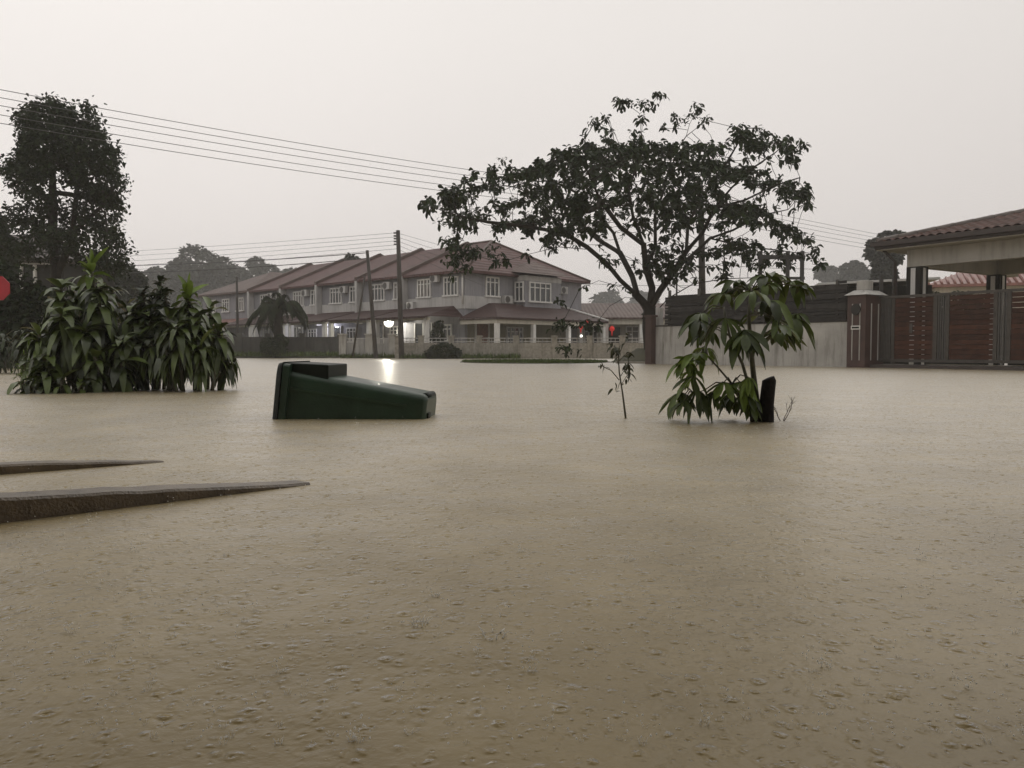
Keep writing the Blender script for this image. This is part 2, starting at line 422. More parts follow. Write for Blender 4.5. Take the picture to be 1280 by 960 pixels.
def grow(limbs, A, step, di, dk, iters=90, seed=0):
    """limbs: list of polylines (first is the trunk). returns nodes, parent"""
    P, par = [], []
    def addnode(p, pr): P.append(np.array(p, float)); par.append(pr); return len(P) - 1
    for li, pl in enumerate(limbs):
        pl = [np.array(p, float) for p in pl]
        if li == 0: cur = addnode(pl[0], -1)
        else:
            dd = [np.linalg.norm(q - pl[0]) for q in P]; cur = int(np.argmin(dd))
        for a in range(len(pl) - 1 if li == 0 else len(pl)):
            tgt = pl[a + 1] if li == 0 else pl[a]
            st = P[cur]; L_ = np.linalg.norm(tgt - st); k = max(1, int(round(L_ / step)))
            if L_ < step * 0.3: continue
            for s in range(1, k + 1): cur = addnode(st + (tgt - st) * s / k, cur)
    nodes = np.array(P); par = list(par)
    A = A.copy(); rs = np.random.RandomState(seed)
    nd = np.full(len(A), 1e9); ni = np.zeros(len(A), int)
    def upd(lo):
        d = np.linalg.norm(A[:, None, :] - nodes[None, lo:, :], axis=2)
        j = d.argmin(1); dm = d[np.arange(len(A)), j]
        m = dm < nd; nd[m] = dm[m]; ni[m] = j[m] + lo
    for lo in range(0, len(nodes), 200):
        d = np.linalg.norm(A[:, None, :] - nodes[None, lo:lo + 200, :], axis=2)
        j = d.argmin(1); dm = d[np.arange(len(A)), j]
        m = dm < nd; nd[m] = dm[m]; ni[m] = j[m] + lo
    for it in range(iters):
        keep = nd > dk
        A, nd, ni = A[keep], nd[keep], ni[keep]
        if not len(A): break
        act = nd < di
        if not act.any():
            act = nd <= nd.min() + 0.3
        dirs = {}
        v = A[act] - nodes[ni[act]]; v /= np.linalg.norm(v, axis=1, keepdims=True) + 1e-9
        for i, vec in zip(ni[act], v):
            dirs.setdefault(i, np.zeros(3)); dirs[i] += vec
        new = []
        for i, vec in dirs.items():
            L_ = np.linalg.norm(vec)
            if L_ < 1e-6: continue
            d = vec / L_ + rs.normal(0, 0.12, 3); d /= np.linalg.norm(d)
            new.append(nodes[i] + d * step); par.append(i)
        if not new: break
        lo = len(nodes); nodes = np.concatenate([nodes, np.array(new)]); upd(lo)
    return nodes, np.array(par)

def branch_mesh(nodes, par, r_tip, r_base, expo=2.3, sides=7, thin_pow=1.0):
    n = len(nodes); ch = [[] for _ in range(n)]
    for i in range(n):
        if par[i] >= 0: ch[par[i]].append(i)
    rad = np.zeros(n)
    for i in range(n - 1, -1, -1):
        s = sum(rad[c] ** expo for c in ch[i]); rad[i] = max(r_tip, s ** (1 / expo) if s > 0 else r_tip)
    # order: parents always have a lower index
    rad = r_tip + (r_base - r_tip) * (np.maximum(rad - r_tip, 0) / max(rad[0] - r_tip, 1e-6)) ** thin_pow
    mb = MB()
    roots = [(0, -1)]
    while roots:
        i, p = roots.pop(); pts = [nodes[p]] if p >= 0 else []; rr = [rad[i]] if p >= 0 else []
        while True:
            pts.append(nodes[i]); rr.append(rad[i])
            if not ch[i]: break
            cs = sorted(ch[i], key=lambda c: -rad[c])
            for c in cs[1:]: roots.append((c, i))
            i = cs[0]
        if len(pts) > 1: mb.tube(pts, rr, sides if rr[0] > 0.03 else 4, cap=False)
    tips = [i for i in range(n) if not ch[i]]
    return mb, rad, tips, ch

def rosettes(cent, nper, rad_out, Ln, Wd, seed, flat=0.35, droop=(0.3, 0.9), prof=OBOV):
    rs = np.random.RandomState(seed)
    n = len(cent); B = np.repeat(cent, nper, 0) + rs.normal(0, rad_out, (n * nper, 3))
    D = sph(n * nper, rs); D[:, 2] *= flat; D[:, 2] += 0.05
    L_ = rs.uniform(*Ln, n * nper); W_ = L_ * rs.uniform(*Wd, n * nper)
    return leaves(B, D, L_, W_, rs.uniform(*droop, n * nper), prof, roll=0.6, seed=seed + 1)

# ---- the wide spreading tree behind the wall
rs = np.random.RandomState(5)
Yt = 31.0
poly = [(527, 250), (545, 236), (570, 224), (597, 211), (625, 204), (650, 197), (680, 188), (710, 184), (735, 184), (748, 172), (742, 158), (752, 138), (772, 127),
        (795, 132), (812, 140), (828, 152), (846, 140), (866, 132), (886, 148), (882, 160), (905, 168), (928, 150), (950, 158), (965, 170), (988, 168), (996, 185), (992, 205), (1004, 216),
        (1012, 240), (1016, 268), (998, 262), (975, 248), (958, 256), (975, 272), (1002, 290), (1020, 300), (1036, 318), (1032, 334), (1008, 330), (990, 340), (968, 328), (948, 336), (925, 322), (905, 330),
        (915, 345), (900, 352), (880, 330), (850, 335), (838, 352), (822, 358), (800, 340), (778, 318), (765, 300), (745, 296), (720, 300), (700, 308), (690, 320), (672, 312), (650, 318), (620, 316), (600, 312),
        (580, 332), (566, 330), (575, 312), (556, 306), (545, 298), (556, 282), (536, 270)]
npt = 60000
px = rs.uniform(520, 1040, npt); py = rs.uniform(115, 360, npt)
ok = in_poly(px, py, poly); px, py = px[ok], py[ok]
# thickness: an umbrella, thinner at its rim
cx = np.where(px < 800, (px - 800) / 280.0, (px - 800) / 240.0)
half = 6.6 * np.sqrt(np.clip(1 - cx ** 2, 0.03, 1)) * np.clip((360 - py) / 110, 0.35, 1) * np.clip((py - 105) / 70, 0.25, 1)
Yo = Yt + rs.uniform(-1, 1, len(px)) * half
A = at_np(px, py, Yo)
# pads: keep points near the crown's shell and in lumpy layers
def lump(P, s, seed):
    r = np.random.RandomState(seed); v = np.zeros(len(P))
    for k in range(6):
        d = r.normal(0, 1, 3); d[2] *= 1.6; v += np.sin(P @ d * s + r.uniform(0, 6.28))
    return v / 6 ** 0.5
lm = lump(A * np.array([0.75, 0.75, 1.9]), 1.05, 3)
edge_low = ((py > 262) & (px > 640) & (px < 915)) | ((py > 288) & (px <= 640))
lm2 = lump(A, 2.3, 8)
top = (py < 176) & (px < 915)
rim = (px > 985) | (px < 575) | ((px > 900) & (py > 255))
tr_ = 0.5 * lump(A, 3.1, 12)
vr = (py - 172 - 0.30 * (px - 930)) / 47.0
vl = (py - 258 + 0.32 * (px - 527)) / 31.0
tier = np.where(px > 905, np.cos(2 * PI * vr) + tr_ > -0.05, np.where(px < 690, np.cos(2 * PI * vl) + tr_ > -0.35, True))
keepp = tier & np.where(top, lm2 > 1.25, np.where(edge_low & ~rim, lm > 0.55, np.where(rim, lm2 > -0.35, (lm > -0.35) & (lm2 > -0.75))))
A = A[keepp]; rs.shuffle(A); A = A[:3400]
def pl(*p): return [at(a, b, Yt + c) for a, b, c in p]
limbs = [pl((815, 456, 0), (814, 432, 0), (811, 408, 0), (812, 386, 0)),
         pl((811, 388, 0), (796, 366, -0.2), (777, 350, -0.5), (757, 330, -1.0), (735, 310, -1.5), (712, 296, -1.9), (683, 287, -2.2), (650, 284, -2.5), (610, 279, -2.6), (575, 270, -2.6)),
         pl((796, 366, -0.2), (790, 345, 0.5), (774, 318, 1.2), (765, 290, 1.8), (745, 262, 2.3), (718, 240, 2.5), (690, 226, 2.5)),
         pl((774, 318, 1.2), (748, 300, 2.6), (716, 272, 3.6), (680, 262, 4.3)),
         pl((812, 386, 0), (814, 362, -0.1), (806, 335, -0.5), (803, 305, -1.2), (790, 272, -1.8), (785, 235, -2.1), (770, 200, -2.0), (766, 165, -1.5)),
         pl((806, 335, -0.5), (818, 308, 0.6), (820, 270, 1.1), (832, 235, 1.4), (838, 200, 1.4), (856, 172, 1.1), (862, 155, 1.0)),
         pl((803, 305, -1.2), (776, 285, -2.8), (752, 250, -3.8), (735, 215, -4.0)),
         pl((813, 384, 0), (824, 362, -0.2), (843, 338, -0.4), (856, 314, -0.9), (878, 292, -1.5), (893, 262, -2.2), (914, 236, -2.7), (942, 212, -2.6), (970, 190, -2.4)),
         pl((843, 338, -0.4), (864, 318, 0.8), (888, 296, 1.6), (916, 286, 2.2), (950, 270, 2.5), (985, 262, 2.3)),
         pl((856, 314, -0.9), (861, 280, 0.6), (880, 246, 1.8), (900, 214, 2.4), (922, 180, 2.0)),
         pl((893, 262, -2.2), (930, 250, -3.2), (970, 232, -3.4), (1000, 222, -3.0)),
         pl((816, 394, 0), (836, 374, -0.4), (868, 356, -1.2), (905, 350, -2.0), (945, 347, -2.4)),
         pl((888, 296, 1.6), (930, 308, 2.2), (968, 312, 2.0), (1010, 318, 1.6)),
         pl((808, 394, 0), (797, 373, -0.8), (780, 371, -1.6), (762, 382, -2.2), (748, 402, -2.5), (735, 406, -2.7)),
         pl((788, 362, -0.5), (750, 352, -1.6), (726, 362, -2.4), (712, 385, -2.8), (704, 402, -3)),
         pl((738, 312, -1.4), (700, 310, -2.4), (660, 318, -3), (625, 330, -3.4), (590, 318, -3.6)),
         pl((766, 165, -1.5), (758, 150, -1.4), (742, 154, -1.3)), pl((785, 235, -2.1), (797, 200, -1.9), (800, 165, -1.5), (799, 142, -1.5), (812, 134, -1.4), (822, 120, -1.4)), pl((799, 142, -1.5), (784, 131, -1.4), (772, 126, -1.4)),
         pl((862, 155, 1.0), (872, 136, 1.0)), pl((856, 172, 1.1), (884, 150, 1.1)), pl((922, 180, 2.0), (935, 158, 2.0), (950, 160, 1.9)), pl((970, 190, -2.4), (985, 176, -2.5), (1001, 178, -2.6))]
rj = random.Random(3)
limbs = [[p + Vector((rj.uniform(-.06, .06), rj.uniform(-.1, .1), rj.uniform(-.06, .06))) if 0 < i < len(l) - 1 else p for i, p in enumerate(l)] for l in limbs]
nodes, par = grow(limbs, A, 0.28, 2.2, 0.34, seed=2)
mb, rad, tips, ch = branch_mesh(nodes, par, 0.010, 0.26, 2.4, 8, 1.35)
tree = thing('shade_tree', 'tall wide umbrella-shaped tree with forked dark trunk behind the grey wall', 'tree', tuple(nodes[0]))
def rel(o, root):   # parent keeping the world place
    o.parent = root; o.matrix_parent_inverse = root.matrix_basis.inverted(); return o
root_flare = at(815, 452, Yt)
mb.tube([root_flare + Vector((0, 0, -0.6)), root_flare, root_flare + Vector((0, 0, 0.35)), root_flare + Vector((0, 0, 0.9))], [0.5, 0.42, 0.33, 0.26], 10)
rel(mb.build('trunk', M_bark), tree)
# leaf rosettes along thin twigs
thin = [i for i in range(len(nodes)) if rad[i] < 0.016 and par[i] >= 0]
rs = np.random.RandomState(8)
cent = nodes[np.array(tips)]
extra = nodes[np.array([i for i in thin if rs.rand() < 0.22])]
sprig = np.array([tuple(at(a, b, Yt + c)) for a, b, c in ((740, 155, -1.3), (746, 152, -1.3), (772, 127, -1.4), (780, 130, -1.4), (788, 127, -1.4), (776, 132, -1.4), (800, 132, -1.4), (806, 130, -1.4), (822, 119, -1.4), (812, 136, -1.4), (868, 137, 1), (874, 135, 1), (880, 148, 1.1), (886, 149, 1.1), (862, 148, 1), (930, 156, 2), (948, 158, 1.9), (953, 162, 1.9), (986, 175, -2.5), (990, 178, -2.5), (1002, 179, -2.6), (1006, 182, -2.6), (842, 145, 1.1), (846, 150, 1.1), (626, 198, 0))])
low = np.array(at(735, 404, Yt - 2.7)); 
droopy = np.array([[*at(a, b, Yt + c)] for a, b, c in ((703, 402, -3), (697, 407, -3), (712, 408, -3), (735, 406, -2.7), (744, 410, -2.7), (728, 404, -2.7), (707, 437, -2.9), (703, 434, -3.0), (713, 438, -2.8), (566, 322, -3.6), (575, 330, -3.5), (583, 318, -3.6), (560, 330, -3.4), (698, 375, -2.8), (760, 322, -2.5), (752, 326, -2.5),(768, 330, -2.5))])
V1 = rosettes(cent, 11, 0.055, (0.19, 0.30), (0.45, 0.62), 11, flat=0.55, droop=(0.1, 0.7))
V2 = rosettes(extra, 8, 0.055, (0.18, 0.28), (0.45, 0.62), 13, flat=0.6, droop=(0.1, 0.7))
droopy = np.concatenate([droopy, sprig, np.array([tuple(at(a + rs.uniform(-9, 9), b + rs.uniform(-5, 6), Yt - 3.4 + rs.uniform(-.5, .5))) for a, b in ((556, 305), (566, 312), (578, 316), (588, 320), (596, 312), (606, 318), (618, 322), (628, 328), (570, 324), (584, 330), (600, 306), (612, 308), (560, 316), (576, 306))])])
V3 = rosettes(np.repeat(droopy, 3, 0) + rs.normal(0, 0.10, (len(droopy) * 3, 3)), 6, 0.06, (0.14, 0.23), (0.42, 0.6), 17, droop=(0.3, 0.9))
Vc, Fc = join([V1, V2, V3])
rel(np_build('crown', Vc, Fc, M_leaf_dark), tree)
print('shade tree', len(nodes), len(tips), len(Fc))

# ---- dense column tree at left
rs = np.random.RandomState(15)
Yl = 29.0
poly = [(22, 148), (24, 132), (40, 130), (56, 134), (60, 122), (74, 124), (80, 134), (94, 142), (104, 130), (116, 130), (120, 148), (126, 162), (138, 180), (148, 190), (144, 206),
        (152, 218), (154, 236), (150, 256), (155, 272), (150, 292), (160, 310), (165, 335), (135, 345), (110, 330), (92, 318), (60, 315), (30, 320), (0, 320), (-20, 320), (-15, 290), (5, 268), (14, 250),
        (8, 236), (10, 222), (6, 206), (10, 198), (22, 200), (30, 196), (26, 178)]
px = rs.uniform(-25, 170, 40000); py = rs.uniform(118, 350, 40000); ok = in_poly(px, py, poly); px, py = px[ok], py[ok]
half = 2.4 * np.clip((py - 110) / 60, 0.3, 1) * np.sqrt(np.clip(1 - ((px - 75) / 105) ** 2, 0.05, 1))
A = at_np(px, py, Yl + rs.uniform(-1, 1, len(px)) * half)
lm = lump(A, 1.6, 9)
hole = ((px - 76) / 24) ** 2 + ((py - 238) / 30) ** 2 < rs.uniform(0.35, 1.2, len(px))
A = A[np.where(hole, lm > 0.85, np.where(py > 225, lm > 0.1, lm > -0.9))]; rs.shuffle(A); A = A[:3200]
def pl(*p): return [at(a, b, Yl + c) for a, b, c in p]
limbs = [pl((72, 452, 0), (72, 400, 0), (70, 340, 0)),
         pl((70, 342, 0), (66, 290, 0.2), (66, 240, 0.1), (65, 190, 0), (66, 140, 0)),
         pl((71, 345, 0), (90, 300, -0.3), (96, 240, -0.2), (104, 190, -0.1), (110, 145, 0)),
         pl((66, 262, 0.1), (40, 230, 0.4), (20, 212, 0.4)),
         pl((92, 290, -0.3), (125, 260, -0.6), (145, 230, -0.4)),
         pl((66, 225, 0.1), (42, 185, -0.5), (32, 150, -0.4))]
nodes, par = grow(limbs, A, 0.26, 1.8, 0.3, seed=4)
mb, rad, tips, ch = branch_mesh(nodes, par, 0.008, 0.20, 2.4, 7)
tree2 = thing('column_tree', 'tall dense dark column-shaped tree with twin trunks at the left', 'tree', tuple(nodes[0]))
rel(mb.build('trunk', M_bark), tree2)
thin = np.array([i for i in range(len(nodes)) if rad[i] < 0.014 and par[i] >= 0 and rs.rand() < 0.65])
cent = np.concatenate([nodes[np.array(tips)], nodes[thin]])
V1 = rosettes(cent, 22, 0.135, (0.10, 0.18), (0.55, 0.8), 21, flat=0.8, droop=(0, 0.5), prof=SIMP)
rel(np_build('crown', *V1, M_leaf_left), tree2)
print('left tree', len(nodes), len(V1[1]))

# ------------------------------------------------------------------ far bushy trees
def bushy(name, label, cat, base, lumps, leaf, count, m, trunk_r, seed, group=None, trunk_h=None):
    """lumps: (dx, dy, z, rx, rz) relative to base"""
    rs = np.random.RandomState(seed)
    t = thing(name, label, cat, base, 0, group)
    tb = MB(); top = max(l[2] for l in lumps)
    if trunk_r > 0:
        th = trunk_h or top
        tb.tube([(0, 0, -0.6), (0.02, 0, th * 0.4), (-0.03, 0, th * 0.8), (0, 0, th)], [trunk_r * 1.25, trunk_r, trunk_r * 0.7, trunk_r * 0.4], 8)
        for l in lumps: tb.tube([(0, 0, th * 0.45), (l[0] * 0.5, l[1] * 0.5, (th * 0.45 + l[2]) * 0.55), (l[0], l[1], l[2])], [trunk_r * 0.5, trunk_r * 0.35, trunk_r * 0.12], 5)
        tb.build('trunk', M_bark, t)
    vol = np.array([l[3] ** 2 * l[4] for l in lumps]) ** 0.66; vol /= vol.sum()
    Bs, Ds = [], []
    for l, v in zip(lumps, vol):
        k = max(20, int(count * v)); d = sph(k, rs)
        sub = sph(14, rs)                                  # bumps on the lump
        b = np.max(d @ sub.T, axis=1)
        r = (0.66 + 0.38 * np.clip((b - 0.6) / 0.4, 0, 1)) * rs.uniform(0.3, 1.0, k) ** 0.35
        p = d * r[:, None] * np.array([l[3], l[3], l[4]]) + np.array([l[0], l[1], l[2]])
        Bs.append(p); Ds.append(d + rs.normal(0, 0.6, (k, 3)))
    B = np.concatenate(Bs); D = np.concatenate(Ds)
    L_ = rs.uniform(0.7, 1.3, len(B)) * leaf
    ok = B[:, 2] > 0.03
    V = leaves(B[ok], D[ok], L_[ok], L_[ok] * 0.85, 0.3, SIMP, seed=seed, roll=0.8)
    np_build('crown', *V, m, t)
    return t
def far_tree(pxc, pytop, wpx, Y, label, seed, name='broadleaf_tree', base_z=-0.4, squash=1.0, count=5000, leaf=None, m=None, nl=6, rag=False):
    s = Y / F
    x = (pxc - 640) * s; top = at(pxc, pytop, Y).z; Rw = wpx / 2 * s
    rs = random.Random(seed)
    H = top - base_z
    g = 0.62 if rag else 1.0
    lumps = [(0, 0, H - Rw * 0.62 * g * squash, Rw * 0.62 * g, Rw * 0.6 * g * squash)]
    for k in range(nl):
        a = rs.uniform(0, 2 * PI) if k > 1 else (0 if k else PI)
        rr = rs.uniform(0.42, 0.62) * Rw
        rl = rs.uniform(0.36, 0.5) * Rw * (0.8 if rag else 1)
        if rag: rr *= 1.25
        lumps.append((math.cos(a) * rr, math.sin(a) * rr, max(rl * 0.8, H - Rw * rs.uniform(0.35 if rag else 0.7, 1.5) * squash), rl, rl * 0.9 * squash))
    zlow = H - Rw * 1.7
    while zlow > 0.3:
        lumps.append((rs.uniform(-.3, .3) * Rw, rs.uniform(-.3, .3) * Rw, zlow, Rw * rs.uniform(.6, .75), Rw * 0.6)); zlow -= Rw * 0.8
    return bushy(name, label, 'tree', (x, Y, base_z), lumps, leaf or max(0.3, Y * 0.0058), count, m or M_leaf_far, max(0.14, Rw * 0.07), seed, 'hazy trees beyond the houses')
far_tree(247, 306, 108, 174, 'large hazy round-topped tree behind the power lines on the left', 31, count=9000, nl=8)
far_tree(193, 332, 60, 181, 'hazy tree just left of the large round-topped one, behind the bushes', 32)
far_tree(283, 322, 60, 188, 'hazy shoulder tree between the large round-topped tree and the ragged one', 37)
far_tree(322, 322, 56, 203, 'hazy ragged-topped tree above the far end of the terrace', 33, squash=0.9, rag=True, nl=9)
far_tree(366, 336, 80, 217, 'low pale tree above the leftmost terrace roof', 34, squash=0.7, rag=True)
far_tree(420, 333, 80, 239, 'pale hazy tree top showing between two terrace roof ridges', 35, squash=0.7)
far_tree(441, 317, 34, 93, 'small dark treetop poking over the terrace ridge', 36, count=3000)
far_tree(757, 361, 62, 275, 'pale hazy tree just right of the end house', 38, squash=0.9)
far_tree(805, 365, 60, 304, 'very pale tree seen between the end house and the forked trunk', 39, squash=0.9)
far_tree(1036, 333, 34, 217, 'small pale round tree beyond the wall fence', 40, rag=True)
far_tree(1068, 326, 40, 174, 'pale hazy tree beside the tiled carport roof corner, the lower one', 41, rag=True)
far_tree(1104, 290, 44, 74, 'taller grey-green tree rising behind the carport roof corner', 42, count=8000, rag=True, nl=11)
far_tree(-6, 262, 66, 36, 'dark tree at the left edge behind the column-shaped tree', 43, count=9000, leaf=0.2, m=M_leaf_left)
far_tree(160, 330, 50, 60, 'dark tree low behind the big strap-leaved bush', 44, count=5000, m=M_leaf_left)

# ------------------------------------------------------------------ terrace of houses
K = Vector((-2.9, 50.0, 0)); RZ = math.atan2(-0.69, 0.725)
M_curtain = mat('curtained pane', (0.16, 0.15, 0.14), 0.3, 0.4, 3, streak=0.6)
rw = random.Random(6)
def wnd(parent, x0, x1, z0, z1, y, nb=3, side=False, fr=None):
    """window in the front (facing -y) or, side=True, in the +x end wall (x0,x1 are then y values, y the wall's x)"""
    fr = fr or M_white
    f = MB(); w_ = 0.09
    def bx(a0, a1, c0, c1, d0, d1):
        if side: f.box(y - d1, y - d0, a0, a1, c0, c1)
        else: f.box(a0, a1, y + d0, y + d1, c0, c1)
    bx(x0, x1, z1 - w_, z1, -0.08, 0.05); bx(x0 - 0.08, x1 + 0.08, z0 - 0.1, z0, -0.14, 0.05)
    bx(x0, x0 + w_, z0, z1 - w_, -0.08, 0.05); bx(x1 - w_, x1, z0, z1 - w_, -0.08, 0.05)
    for k in range(1, nb):
        xc = x0 + (x1 - x0) * k / nb; bx(xc - 0.04, xc + 0.04, z0, z1 - w_, -0.07, 0.04)
    bx(x0 + w_, x1 - w_, z0 + (z1 - z0) * 0.68, z0 + (z1 - z0) * 0.68 + 0.06, -0.05, 0.02)
    fo = f.build('window', fr, parent)
    g = MB()
    if side: g.box(y - 0.01, y + 0.02, x0 + 0.02, x1 - 0.02, z0 + 0.01, z1 - 0.02)
    else: g.box(x0 + 0.02, x1 - 0.02, y - 0.02, y + 0.01, z0 + 0.01, z1 - 0.02)
    g.build('pane', rw.choice((M_glass, M_glass, M_glass, M_curtain)), fo)
    return fo
def aircon(parent, x, y, z, side=False):
    a = MB()
    if side: a.box(y + 0.05, y + 0.34, x - 0.36, x + 0.36, z + 0.04, z + 0.54)
    else: a.box(x - 0.36, x + 0.36, y - 0.34, y - 0.05, z + 0.04, z + 0.54)
    o = a.build('air_conditioner', M_band, parent, bevel=0.02)
    g = MB(); n = 16
    pts = [(math.cos(2 * PI * k / n) * 0.22, math.sin(2 * PI * k / n) * 0.22) for k in range(n)]
    if side: g.add([(y + 0.345, x - 0.1 + p[0], z + 0.29 + p[1]) for p in pts], [tuple(range(n))])
    else: g.add([(x - 0.1 + p[0], y - 0.345, z + 0.29 + p[1]) for p in pts], [tuple(range(n))])
    g.build('fan_grille', M_darksteel, o)
    return o
EZ, RDG, RY, DEP = 5.6, 8.0, 5.5, 11.5
def gable_roof(x0, x1, oh=0.45):
    m = MB(); s = (RDG - EZ) / RY
    ze = EZ - oh * s; t = 0.16
    m.slab([(x0, -oh, ze), (x1, -oh, ze), (x1, RY, RDG), (x0, RY, RDG)], t)
    zb = RDG - (DEP - RY + oh) * s
    m.slab([(x0, RY, RDG - 0.003), (x1, RY, RDG - 0.003), (x1, DEP + oh, zb), (x0, DEP + oh, zb)], t)
    return m
def party(x):
    m = MB(); s = (RDG - EZ) / RY; a = 0.22
    m.add([(x - 0.13, -0.5, EZ - 0.5 * s + 0.02), (x + 0.13, -0.5, EZ - 0.5 * s + 0.02), (x + 0.13, -0.5, EZ - 0.5 * s + a), (x - 0.13, -0.5, EZ - 0.5 * s + a),
           (x - 0.13, RY, RDG - 0.1), (x + 0.13, RY, RDG - 0.1), (x + 0.13, RY, RDG + a), (x - 0.13, RY, RDG + a),
           (x - 0.13, RY + 0.5, RDG - 0.3), (x + 0.13, RY + 0.5, RDG - 0.3), (x + 0.13, RY + 0.5, RDG), (x - 0.13, RY + 0.5, RDG)],
          [(0, 1, 2, 3), (1, 5, 6, 2), (4, 0, 3, 7), (2, 6, 7, 3), (5, 9, 10, 6), (8, 4, 7, 11), (6, 10, 11, 7), (9, 8, 11, 10), (0, 4, 5, 1), (4, 8, 9, 5)])
    return m
def porch_roof(x0, x1, y0, ze=2.5, zt=3.25, hip_r=False):
    m = MB(); t = 0.12
    hx = x1 - (0.9 if hip_r else 0)
    m.slab([(x0, y0, ze), (x1, y0, ze), (hx, -0.02, zt), (x0, -0.02, zt)], t)
    if hip_r: m.add([(x1, y0, ze), (x1, -0.02, ze), (hx, -0.02, zt - 0.002)], [(0, 1, 2)])
    return m
def terrace_unit(x1, wdt, label, wallm, corner=False, gl=2.9):
    o = thing('terrace_house', label, 'house', K + Matrix.Rotation(RZ, 3, 'Z') @ Vector((x1, 0, 0)), RZ, 'two-storey terrace houses')
    x0, xr = -wdt, 0.0
    wl = MB().box(x0 + 0.0, xr - 0.02, 0, DEP, -0.5, EZ - 0.02).build('wall', wallm, o)
    b = MB().box(x0 + 0.14, xr - 0.14 if not corner else xr + 0.03, -0.06, -0.003, 3.05, 3.85)
    if corner: b.box(xr - 0.015, xr + 0.05, 0.0, 4.4, 3.05, 3.85)
    b.build('pale_band', M_band, o)
    if not corner:
        gable_roof(x0, xr).build('roof', M_roof, o)
        rp = party(x0 + 0.0).build('roof_parapet', M_roof_grey, o)
        fin = MB().box(x0 - 0.12, x0 + 0.12, -0.5, -0.005, 2.3, EZ - 0.25)
        fin.build('fin_wall', M_band, o)
        wnd(o, x0 + 1.25, x0 + 2.75, 3.95, 5.05, 0, 4); wnd(o, x0 + 3.75, x0 + 4.55, 3.95, 5.05, 0, 2)
        aircon(o, x0 + 3.25, 0, 4.55); 
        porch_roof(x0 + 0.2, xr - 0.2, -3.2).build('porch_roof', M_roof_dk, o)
    cols = MB()
    for xx in (x0 + 0.35, xr - 0.45):
        MB().box(xx - 0.13, xx + 0.13, -2.9, -2.64, -0.5, 2.42).build('porch_column', M_white, o)
    MB().box(x0 + 0.2, xr - 0.2, -2.88, -2.68, 2.28, 2.44).build('porch_beam', M_cream, o)
    dw = MB().box(x0 + 0.9, x0 + 2.6, -0.05, -0.004, 0.1, 2.2).build('sliding_door', M_glass, o)
    dfm = MB()
    for q in (0.9, 1.75, 2.6): dfm.box(x0 + q - 0.05, x0 + q + 0.05, -0.09, -0.052, 0.1, 2.25)
    dfm.build('door_frame', M_white, dw)
    wnd(o, x0 + 3.3, x0 + 4.5, 1.1, 2.1, 0, 3)
    return o
W5 = 5.1
names = ['first plain terrace house left of the end unit, bright porch lamp at its corner', 'second terrace house left of the end unit, behind the leaning pole',
         'third terrace house left of the end unit, bluish porch lamp below', 'fourth terrace house left of the end unit, partly behind the palm']
units = []
for i in range(4):
    units.append(terrace_unit(-5.7 - i * W5, W5, names[i], M_plaster_b if i % 2 else M_plaster))
# end (corner) unit
eu = terrace_unit(0, 5.7, 'end terrace house with hipped roof, bay window and red wraparound porch roof', M_plaster, corner=True)
s = (RDG - EZ) / RY; oh = 0.45; ze = EZ - oh * s
rf = MB()
A0, B0 = Vector((-5.7, -oh, ze)), Vector((oh, -oh, ze))
hpx = -3.2
rf.add([A0, B0, (hpx, RY, RDG), (-5.7, RY, RDG), (oh, DEP + oh, ze), (-5.7, DEP + oh, ze)],
       [(0, 1, 2, 3), (1, 4, 2), (4, 5, 3, 2), (5, 0, 3)])
rf.add([A0 - Vector((0, 0, 0.16)), B0 - Vector((0, 0, 0.16)), (oh, DEP + oh, ze - 0.16), (-5.7, DEP + oh, ze - 0.16)], [(3, 2, 1, 0)])
rf.add([A0 - Vector((0, 0, 0.16)), B0 - Vector((0, 0, 0.16)), B0 - Vector((0, 0, 0.004)), A0 - Vector((0, 0, 0.004))], [(0, 1, 2, 3)])
rf.add([B0 - Vector((0, 0, 0.16)), (oh, DEP + oh, ze - 0.16), (oh, DEP + oh, ze - 0.004), B0 - Vector((0, 0, 0.004))], [(0, 1, 2, 3)])
rf.build('roof', M_roof, eu)
party(-5.7).build('roof_parapet', M_roof_grey, eu)
hp = MB()
for a, b in ((B0, Vector((hpx, RY, RDG))), (Vector((oh, DEP + oh, ze)), Vector((hpx, RY, RDG))), (Vector((-5.7, RY, RDG)), Vector((hpx, RY, RDG)))):
    hp.tube([a + Vector((0, 0, 0.02)), b + Vector((0, 0, 0.02))], 0.09, 6)
hp.build('ridge_tiles', M_roof_grey, eu)
MB().box(-5.7 - 0.12, -5.7 + 0.12, -0.5, -0.005, 2.3, EZ - 0.25).build('fin_wall', M_band, eu)
MB().tube([(-0.12, -0.12, 3.3), (-0.12, -0.12, EZ - 0.15)], 0.055, 8).build('downpipe', M_white, eu)
wnd(eu, -4.55, -3.2, 3.95, 5.1, 0, 4); wnd(eu, -1.95, -0.6, 3.95, 5.1, 0, 4)
aircon(eu, -2.6, 0, 4.75); aircon(eu, -5.0, 0, 3.1)
wnd(eu, 1.75, 2.95, 3.95, 5.15, 0.0, 3, side=True)
porch_roof(-5.5, -0.1, -3.2, 2.5, 3.25, hip_r=True).build('porch_roof', M_roof_dk, eu)
